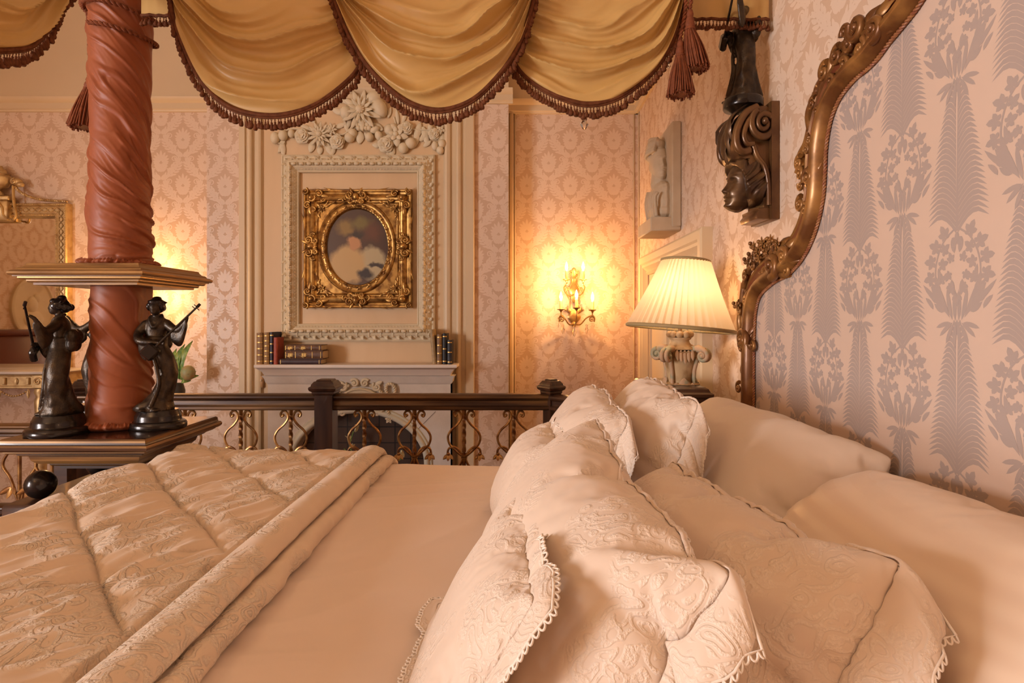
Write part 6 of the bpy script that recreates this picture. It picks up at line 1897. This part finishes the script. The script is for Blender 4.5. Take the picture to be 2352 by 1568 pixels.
quilt = thing('quilt', 'embroidered cream quilt in diamond stitching folded back across the foot of the bed', 'quilt', (-.9, 1.05, ZS))
QX0 = -1.285
def seam(d):   # distance to the nearest stitched line of a family, spacing .2
    return abs((d + 50) % 1.0 - .5) * 2     # 1 on the line, 0 between
def quilt_z(x, y):
    n = mnoise.noise
    f1 = (x + .88 * y) / .278 + .03 * n((x * 5, y * 5, 2)); f2 = (x - 1.05 * y) / .40 + .03 * n((x * 5, y * 5, 5))
    s1 = 1 - abs(((f1 - (-.944 + .88 * 1.28) / .278 + 50) % 1.0) - .5) * 2   # 1 mid cell ... 0 at line
    s1 = 1 - s1 if False else s1
    q1 = abs(((f1 - (-.944 + .88 * 1.28) / .278 + 50.5) % 1.0) - .5) * 2      # 0 on line
    q2 = abs(((f2 + 50.2) % 1.0) - .5) * 2
    puff = (1 - (1 - q1) ** 6) * (1 - (1 - q2) ** 10 * .65)
    # folds running toward the far right, fanning
    a = (x * .85 - y * .53); b = x * .53 + y * .85
    fw = a * 15 + 1.6 * n((a * 2.5, b * 1.6, 3))
    rid = 1 - abs(n((b * 1.3, fw * .55, 8))) * 2.1
    rid2 = 1 - abs(n((b * 2.8, a * 21, 13))) * 2.2
    z = ZS + .038 + .008 * puff - .006 + (.015 * max(-.35, rid) + .008 * max(-.3, rid2)) * (.6 + .4 * min(1, q1 * 2.2)) + .006 * n((x * 2.2, y * 2.2, 5.5)) + .0022 * n((x * 26, y * 26, 1))
    z -= .012 * math.exp(-(q1 / .035) ** 2) + .008 * math.exp(-(q2 / .025) ** 2)
    r5 = 1 - abs(n((b * 3.4 + .2, a * 9.5 + .5 * n((a * 4, b * 4, 3.5)), 23.5))) * 4.5
    z += .0075 * max(0, r5)
    r6 = 1 - abs(n((b * 6.5, a * 17, 33.5))) * 4
    z += .0035 * max(0, r6)
    return z
# profile across the fold: parameter s -> (x offset, z offset blend)
xs_q = np.concatenate([np.linspace(QX0 - .03, -.575, 190)])
fold = [(-.572, .046), (-.566, .040), (-.560, .041), (-.553, .050), (-.54, .060), (-.52, .066), (-.50, .066), (-.482, .060), (-.472, .050), (-.469, .041), (-.474, .033), (-.484, .029), (-.478, .028), (-.462, .034), (-.448, .034), (-.437, .026), (-.434, .014), (-.438, .004), (-.45, .000)]
fold = [tuple(p)[:2] for p in cr([(a, b, 0) for a, b in fold], 3)]
ys_q = np.linspace(-.09, 2.14, 300)
A = np.zeros((len(xs_q) + len(fold), len(ys_q), 3))
for j, y in enumerate(ys_q):
    xsft = .014 * mnoise.noise((y * 1.2, 3, 1)) + .02 * (y - 1.0) * -.02
    for i, x in enumerate(xs_q):
        z = quilt_z(x, y)
        e = max(0, QX0 + .10 - x)
        z -= e * e * 6 + max(0, QX0 + .02 - x) * 5
        ed = max(0, y - 2.02); z -= ed * ed * 3
        # tucked down where the post platform stands
        t = max(0, min(1, (y - 1.83) / .05)) * max(0, min(1, (-1.155 - x) / .035))
        z = z * (1 - t) + (ZS - .06) * t
        hump = math.exp(-((x + 1.10) / .10) ** 2) * max(0, min(1, (y - 1.5) / .4))
        z += .030 * hump * (1 - t)
        bl = max(0, min(1, (x + .66) / .085))
        z = z * (1 - bl) + (ZS + .046 + (z - ZS - .046) * .5) * bl
        A[i, j] = (x + xsft * max(0, min(1, (x + 1.2) / .6)), y, z)
    for k, (x, dz) in enumerate(fold):
        t = k / len(fold); n = mnoise.noise
        ru = .0045 * n((y * 7, t * 3, 4)) + .003 * n((y * 26 + t * 3, t * 6, 7)) * (1 if t < .5 else 2.0)
        ed = max(0, y - 2.04)
        A[len(xs_q) + k, j] = (x + xsft + ru, y, ZS + .003 + dz + ru * .8 * (1 if t < .9 else 0) - ed * ed * 3)
mb = MB(); mb.grid(A); mb.build('quilt_top', M['quilt'], quilt, angle=180)

# ------------------------------------------------------------------ pillows: inflated with the cloth solver
def inflate(n, m, W, H, pressure, frames, seed, shrink, RND=.10):
    rs = np.random.RandomState(seed)
    V, idx, Fc = [], {}, []
    def vid(i, j, s):
        edge = i in (0, n) or j in (0, m)
        k = (i, j, 0 if edge else s)
        if k not in idx:
            idx[k] = len(V)
            X_, Y_ = 2 * i / n - 1, 2 * j / m - 1
            V.append((W * .5 * X_ * (1 - RND * Y_ * Y_) + rs.normal() * .0008, H * .5 * Y_ * (1 - RND * X_ * X_) + rs.normal() * .0008, 0 if edge else s * .004 + rs.normal() * .0006))
        return idx[k]
    for s in (1, -1):
        for i in range(n):
            for j in range(m):
                q = [vid(i, j, s), vid(i + 1, j, s), vid(i + 1, j + 1, s), vid(i, j + 1, s)]
                Fc.append(q if s > 0 else q[::-1])
    me = bpy.data.meshes.new('sim'); me.from_pydata(V, [], Fc)
    o = bpy.data.objects.new('sim', me); COL.objects.link(o)
    md = o.modifiers.new('c', 'CLOTH'); st = md.settings
    st.quality = 6; st.mass = .15
    st.tension_stiffness = 25; st.compression_stiffness = 25; st.shear_stiffness = 10; st.bending_stiffness = .12
    st.use_pressure = True; st.uniform_pressure_force = pressure; st.shrink_min = shrink
    st.effector_weights.gravity = 0; st.air_damping = 4
    md.collision_settings.use_collision = False; md.collision_settings.use_self_collision = False
    SC.frame_start = 1; SC.frame_end = frames
    md.point_cache.frame_start = 1; md.point_cache.frame_end = frames
    for f in range(1, frames + 1): SC.frame_set(f)
    dg = bpy.context.evaluated_depsgraph_get()
    co = np.empty(len(V) * 3); o.evaluated_get(dg).data.vertices.foreach_get('co', co)
    bpy.data.objects.remove(o); bpy.data.meshes.remove(me); SC.frame_set(1)
    loop = [idx[(i, 0, 0)] for i in range(n)] + [idx[(n, j, 0)] for j in range(m)] + [idx[(i, m, 0)] for i in range(n, 0, -1)] + [idx[(0, j, 0)] for j in range(m, 0, -1)]
    return co.reshape(-1, 3), Fc, loop

def pillow(label, c, a, b, W, H, mat_, seed, thick=1.0, pressure=4, shrink=-.10, flange=0.0, sag=.0, group=None, droop=0.6, res=(64, 48), curve=0.0, flmat=None, twist=0.0, fl_sides=(1, 1, 1, 1), rnd=.10, floor=None, wall=None):
    co, Fc, loop = inflate(res[0], res[1], W, H, pressure, 40, seed, shrink, rnd)
    a = Vector(a).normalized(); b = Vector(b); b = (b - a * b.dot(a)).normalized(); nrm = a.cross(b) 
    c = Vector(c); fl = ZS + .012 if floor is None else floor
    def place(p):
        x, y, z = p; z *= thick
        v = y / H + .5
        z += curve * (math.cos(PI * (y / H)) - .5) + twist * x * y
        z += sag * max(0, .5 - v) * 0
        q = c + a * x + b * y + nrm * z
        # soft landing on the mattress
        if q.z < fl + .03: q.z = fl + .03 * math.exp((q.z - fl - .03) / .03 if q.z < fl + .03 else 0)
        if wall is not None and q.x > wall - .03: q.x = wall - .03 * math.exp(-(q.x - wall + .03) / .03)
        return q
    r = thing('pillow', label, 'pillow', tuple(c), 0, group)
    mb = MB(); mb.add([tuple(place(p)) for p in co], Fc)
    cov = mb.build('pillow_cover', mat_, r, angle=180)
    md = bake(cov, [('SUBSURF', dict(levels=1, render_levels=1))])
    if flange > 0:
        n = len(loop)
        cen = co[loop].mean(0)
        rows = 6
        L = co[loop]
        out = np.zeros((n, 2)); side = []
        for i in range(n):
            k1 = res[0]; k2 = k1 + res[1]; k3 = k2 + res[0]
            sd = 0 if i < k1 else 1 if i < k2 else 2 if i < k3 else 3     # bottom, +a end, top, -a end
            side.append(sd); out[i] = [(0, -1), (1, 0), (0, 1), (-1, 0)][sd]
        so = out.copy()
        for it in range(5): so = (np.roll(so, 1, 0) + so + np.roll(so, -1, 0)) / 3
        arr = np.zeros((rows + 1, n, 3)); 
        acc = 0
        for i in range(n):
            acc += np.linalg.norm(L[i] - L[i - 1])
            wd = flange * fl_sides[side[i]] * (1.0 + .25 * (np.linalg.norm(so[i]) < .8))
            rip = mnoise.noise((acc * 10, seed, 2)); rip2 = mnoise.noise((acc * 30, seed, 5))
            for k in range(rows + 1):
                t = k / rows
                p = np.array([L[i][0] + so[i][0] * wd * t, L[i][1] + so[i][1] * wd * t, L[i][2] * (1 - t) + (rip * .022 + rip2 * .007) * t / max(thick, .3)])
                q = place(p) + Vector((0, 0, -1)) * droop * wd * t * t * (1 - .3 * rip)
                if q.z < fl: q.z = fl
                arr[k, i] = q
        mb = MB(); mb.grid(arr, cv=True)
        fo = mb.build('flange', flmat or mat_, r, angle=180)
        bake(fo, [('SOLIDIFY', dict(thickness=.0022, offset=0)), ('SUBSURF', dict(levels=1, render_levels=1))])
        mb = MB()
        ed = [Vector(v) for v in arr[rows]]; inn = [Vector(v) for v in arr[rows - 1]]
        acc = [0]
        for p, q in zip(ed, ed[1:] + ed[:1]): acc.append(acc[-1] + (q - p).length)
        E_ = np.array([tuple(p) for p in ed + ed[:1]]); I_ = np.array([tuple(p) for p in inn + inn[:1]])
        tot = acc[-1]; ns = int(tot / .0085)
        mb.tube(ed, .0016, n=5, closed=True)
        for s in range(ns):
            pts = []
            for q in range(7):
                t = (s + q / 6) / ns * tot
                e = Vector([np.interp(t, acc, E_[:, k]) for k in range(3)]); i_ = Vector([np.interp(t, acc, I_[:, k]) for k in range(3)])
                d = (e - i_); d = d.normalized() if d.length > 1e-6 else Vector((0, 0, -1))
                pts.append(e + d * (.0068 * math.sin(PI * q / 6) ** .55))
            mb.tube(pts, .0014, n=4, caps=False)
        mb.build('lace_edging', M['lace_edge'], r, angle=180)
    return r
G1 = 'pillows heaped against the headboard'
# near half
pillow('plump plain sateen pillow against the headboard behind the near lace cornered sham', (.615, .83, E - .435), (.06, -1, .03), (.82, 0, .56), .82, .52, M['stripe'], 21, thick=.90, group=G1, wall=.80)
pillow('broad embroidered sham with scalloped lace corner folded over, lying before the plain sateen pillow', (.265, .925, E - .435), (.20, -1, .02), (.64, .10, .76), .66, .46, M['lace'], 22, thick=.80, flange=.045, group=G1, droop=.9, fl_sides=(1, 1.5, .4, .3), rnd=.13)
pillow('large embroidered sham standing up in a peaked corner amid the nearer pillows', (.072, .90, E - .395), (.07, -1, -.07), (.55, .12, .83), .72, .48, M['lace'], 23, thick=.78, pressure=3.5, flange=.030, group=G1, droop=.9, fl_sides=(1, 1.7, .3, .2))
pillow('small gathered pillow with lace trimmed ruffle at the near front of the heap', (-.058, .82, E - .425), (-.03, -1, -.05), (.50, .05, .86), .45, .37, M['lace'], 24, thick=.46, flange=.040, group=G1, droop=.35, fl_sides=(1, .8, 1, .5))
# far half
pillow('plump plain white pillow against the headboard behind the two far lace shams', (.60, 1.58, E - .425), (.08, -1, -.02), (.76, 0, .65), .84, .54, M['linen'], 25, thick=1.0, group=G1, wall=.80, rnd=.14)
pillow('embroidered lace edged sham, highest in the heap, in front of the table lamp', (.345, 1.65, E - .365), (.05, -1, -.04), (.42, .06, .90), .62, .50, M['lace'], 26, thick=.75, flange=.040, group=G1, droop=1.0, fl_sides=(1, 1.7, .4, .15), rnd=.20)
pillow('bright embroidered lace edged sham between the peaked sham and the balustrade corner post', (.175, 1.64, E - .385), (.06, -1, -.08), (.42, .06, .90), .60, .48, M['lace'], 27, thick=.75, flange=.040, group=G1, droop=1.0, fl_sides=(1, 1.7, .4, .15), rnd=.20)
pillow('small white gathered pillow at the far front, half hidden by the peaked sham', (.040, 1.56, E - .43), (.02, -1, 0), (.45, .0, .88), .46, .35, M['lace'], 28, thick=.9, flange=.030, group=G1, droop=.3, fl_sides=(1, .6, 1, .4), rnd=.15)
# ------------------------------------------------------------------ camera and light
cd = bpy.data.cameras.new('camera'); co = bpy.data.objects.new('camera', cd); COL.objects.link(co)
co.location = (0, 0, E); co.rotation_euler = (PI / 2, 0, 0)
cd.sensor_width = 36; cd.lens = F / 2352 * 36
cd.shift_x = (1176 - CX) / 2352; cd.shift_y = (CY - 784) / 2352
cd.clip_start = .02
SC.camera = co
def light(name, kind, loc, energy, col, size=.05, rot=None, sy=None, spread=None):
    ld = bpy.data.lights.new(name, kind); o = bpy.data.objects.new(name, ld); COL.objects.link(o)
    o.location = loc; ld.energy = energy; ld.color = col
    if kind == 'AREA':
        ld.shape = 'RECTANGLE'; ld.size = size; ld.size_y = sy or size
    else: ld.shadow_soft_size = size
    if rot: o.rotation_euler = rot
    return o
WARM = (1.0, .60, .27)
o = light('window_daylight', 'AREA', (XL - .10, (WY0 + WY1) / 2, (WZ0 + WZ1) / 2), 350, (.96, .945, .97), WZ1 - WZ0 - .1, (0, -PI / 2, 0), WY1 - WY0 - .1)
for p in SCONCE_BULBS: light('sconce_bulb', 'POINT', p, 3.9, (1, .53, .19), .012)
light('lamp_bulb', 'POINT', LAMP_BULB, 2.4, (1, .70, .42), .03)
light('near_lamp_bulb', 'POINT', NEAR_BULB, 3.6, (1, .62, .30), .03)
for p in FILL_BULBS: light('added_chandelier_bulb', 'POINT', p, 8.4, (1, .62, .28), .02)  # warm fill light from the added ceiling fixture
wd = bpy.data.worlds.new('world'); SC.world = wd; wd.use_nodes = True
bg = wd.node_tree.nodes['Background']; bg.inputs[0].default_value = (.75, .85, 1, 1); bg.inputs[1].default_value = .6
SC.view_settings.view_transform = 'Standard'; SC.view_settings.look = 'None'; SC.view_settings.gamma = 1
SC.view_settings.exposure = 0.06
SC.cycles.max_bounces = 7; SC.cycles.diffuse_bounces = 4; SC.cycles.glossy_bounces = 3; SC.cycles.transmission_bounces = 6
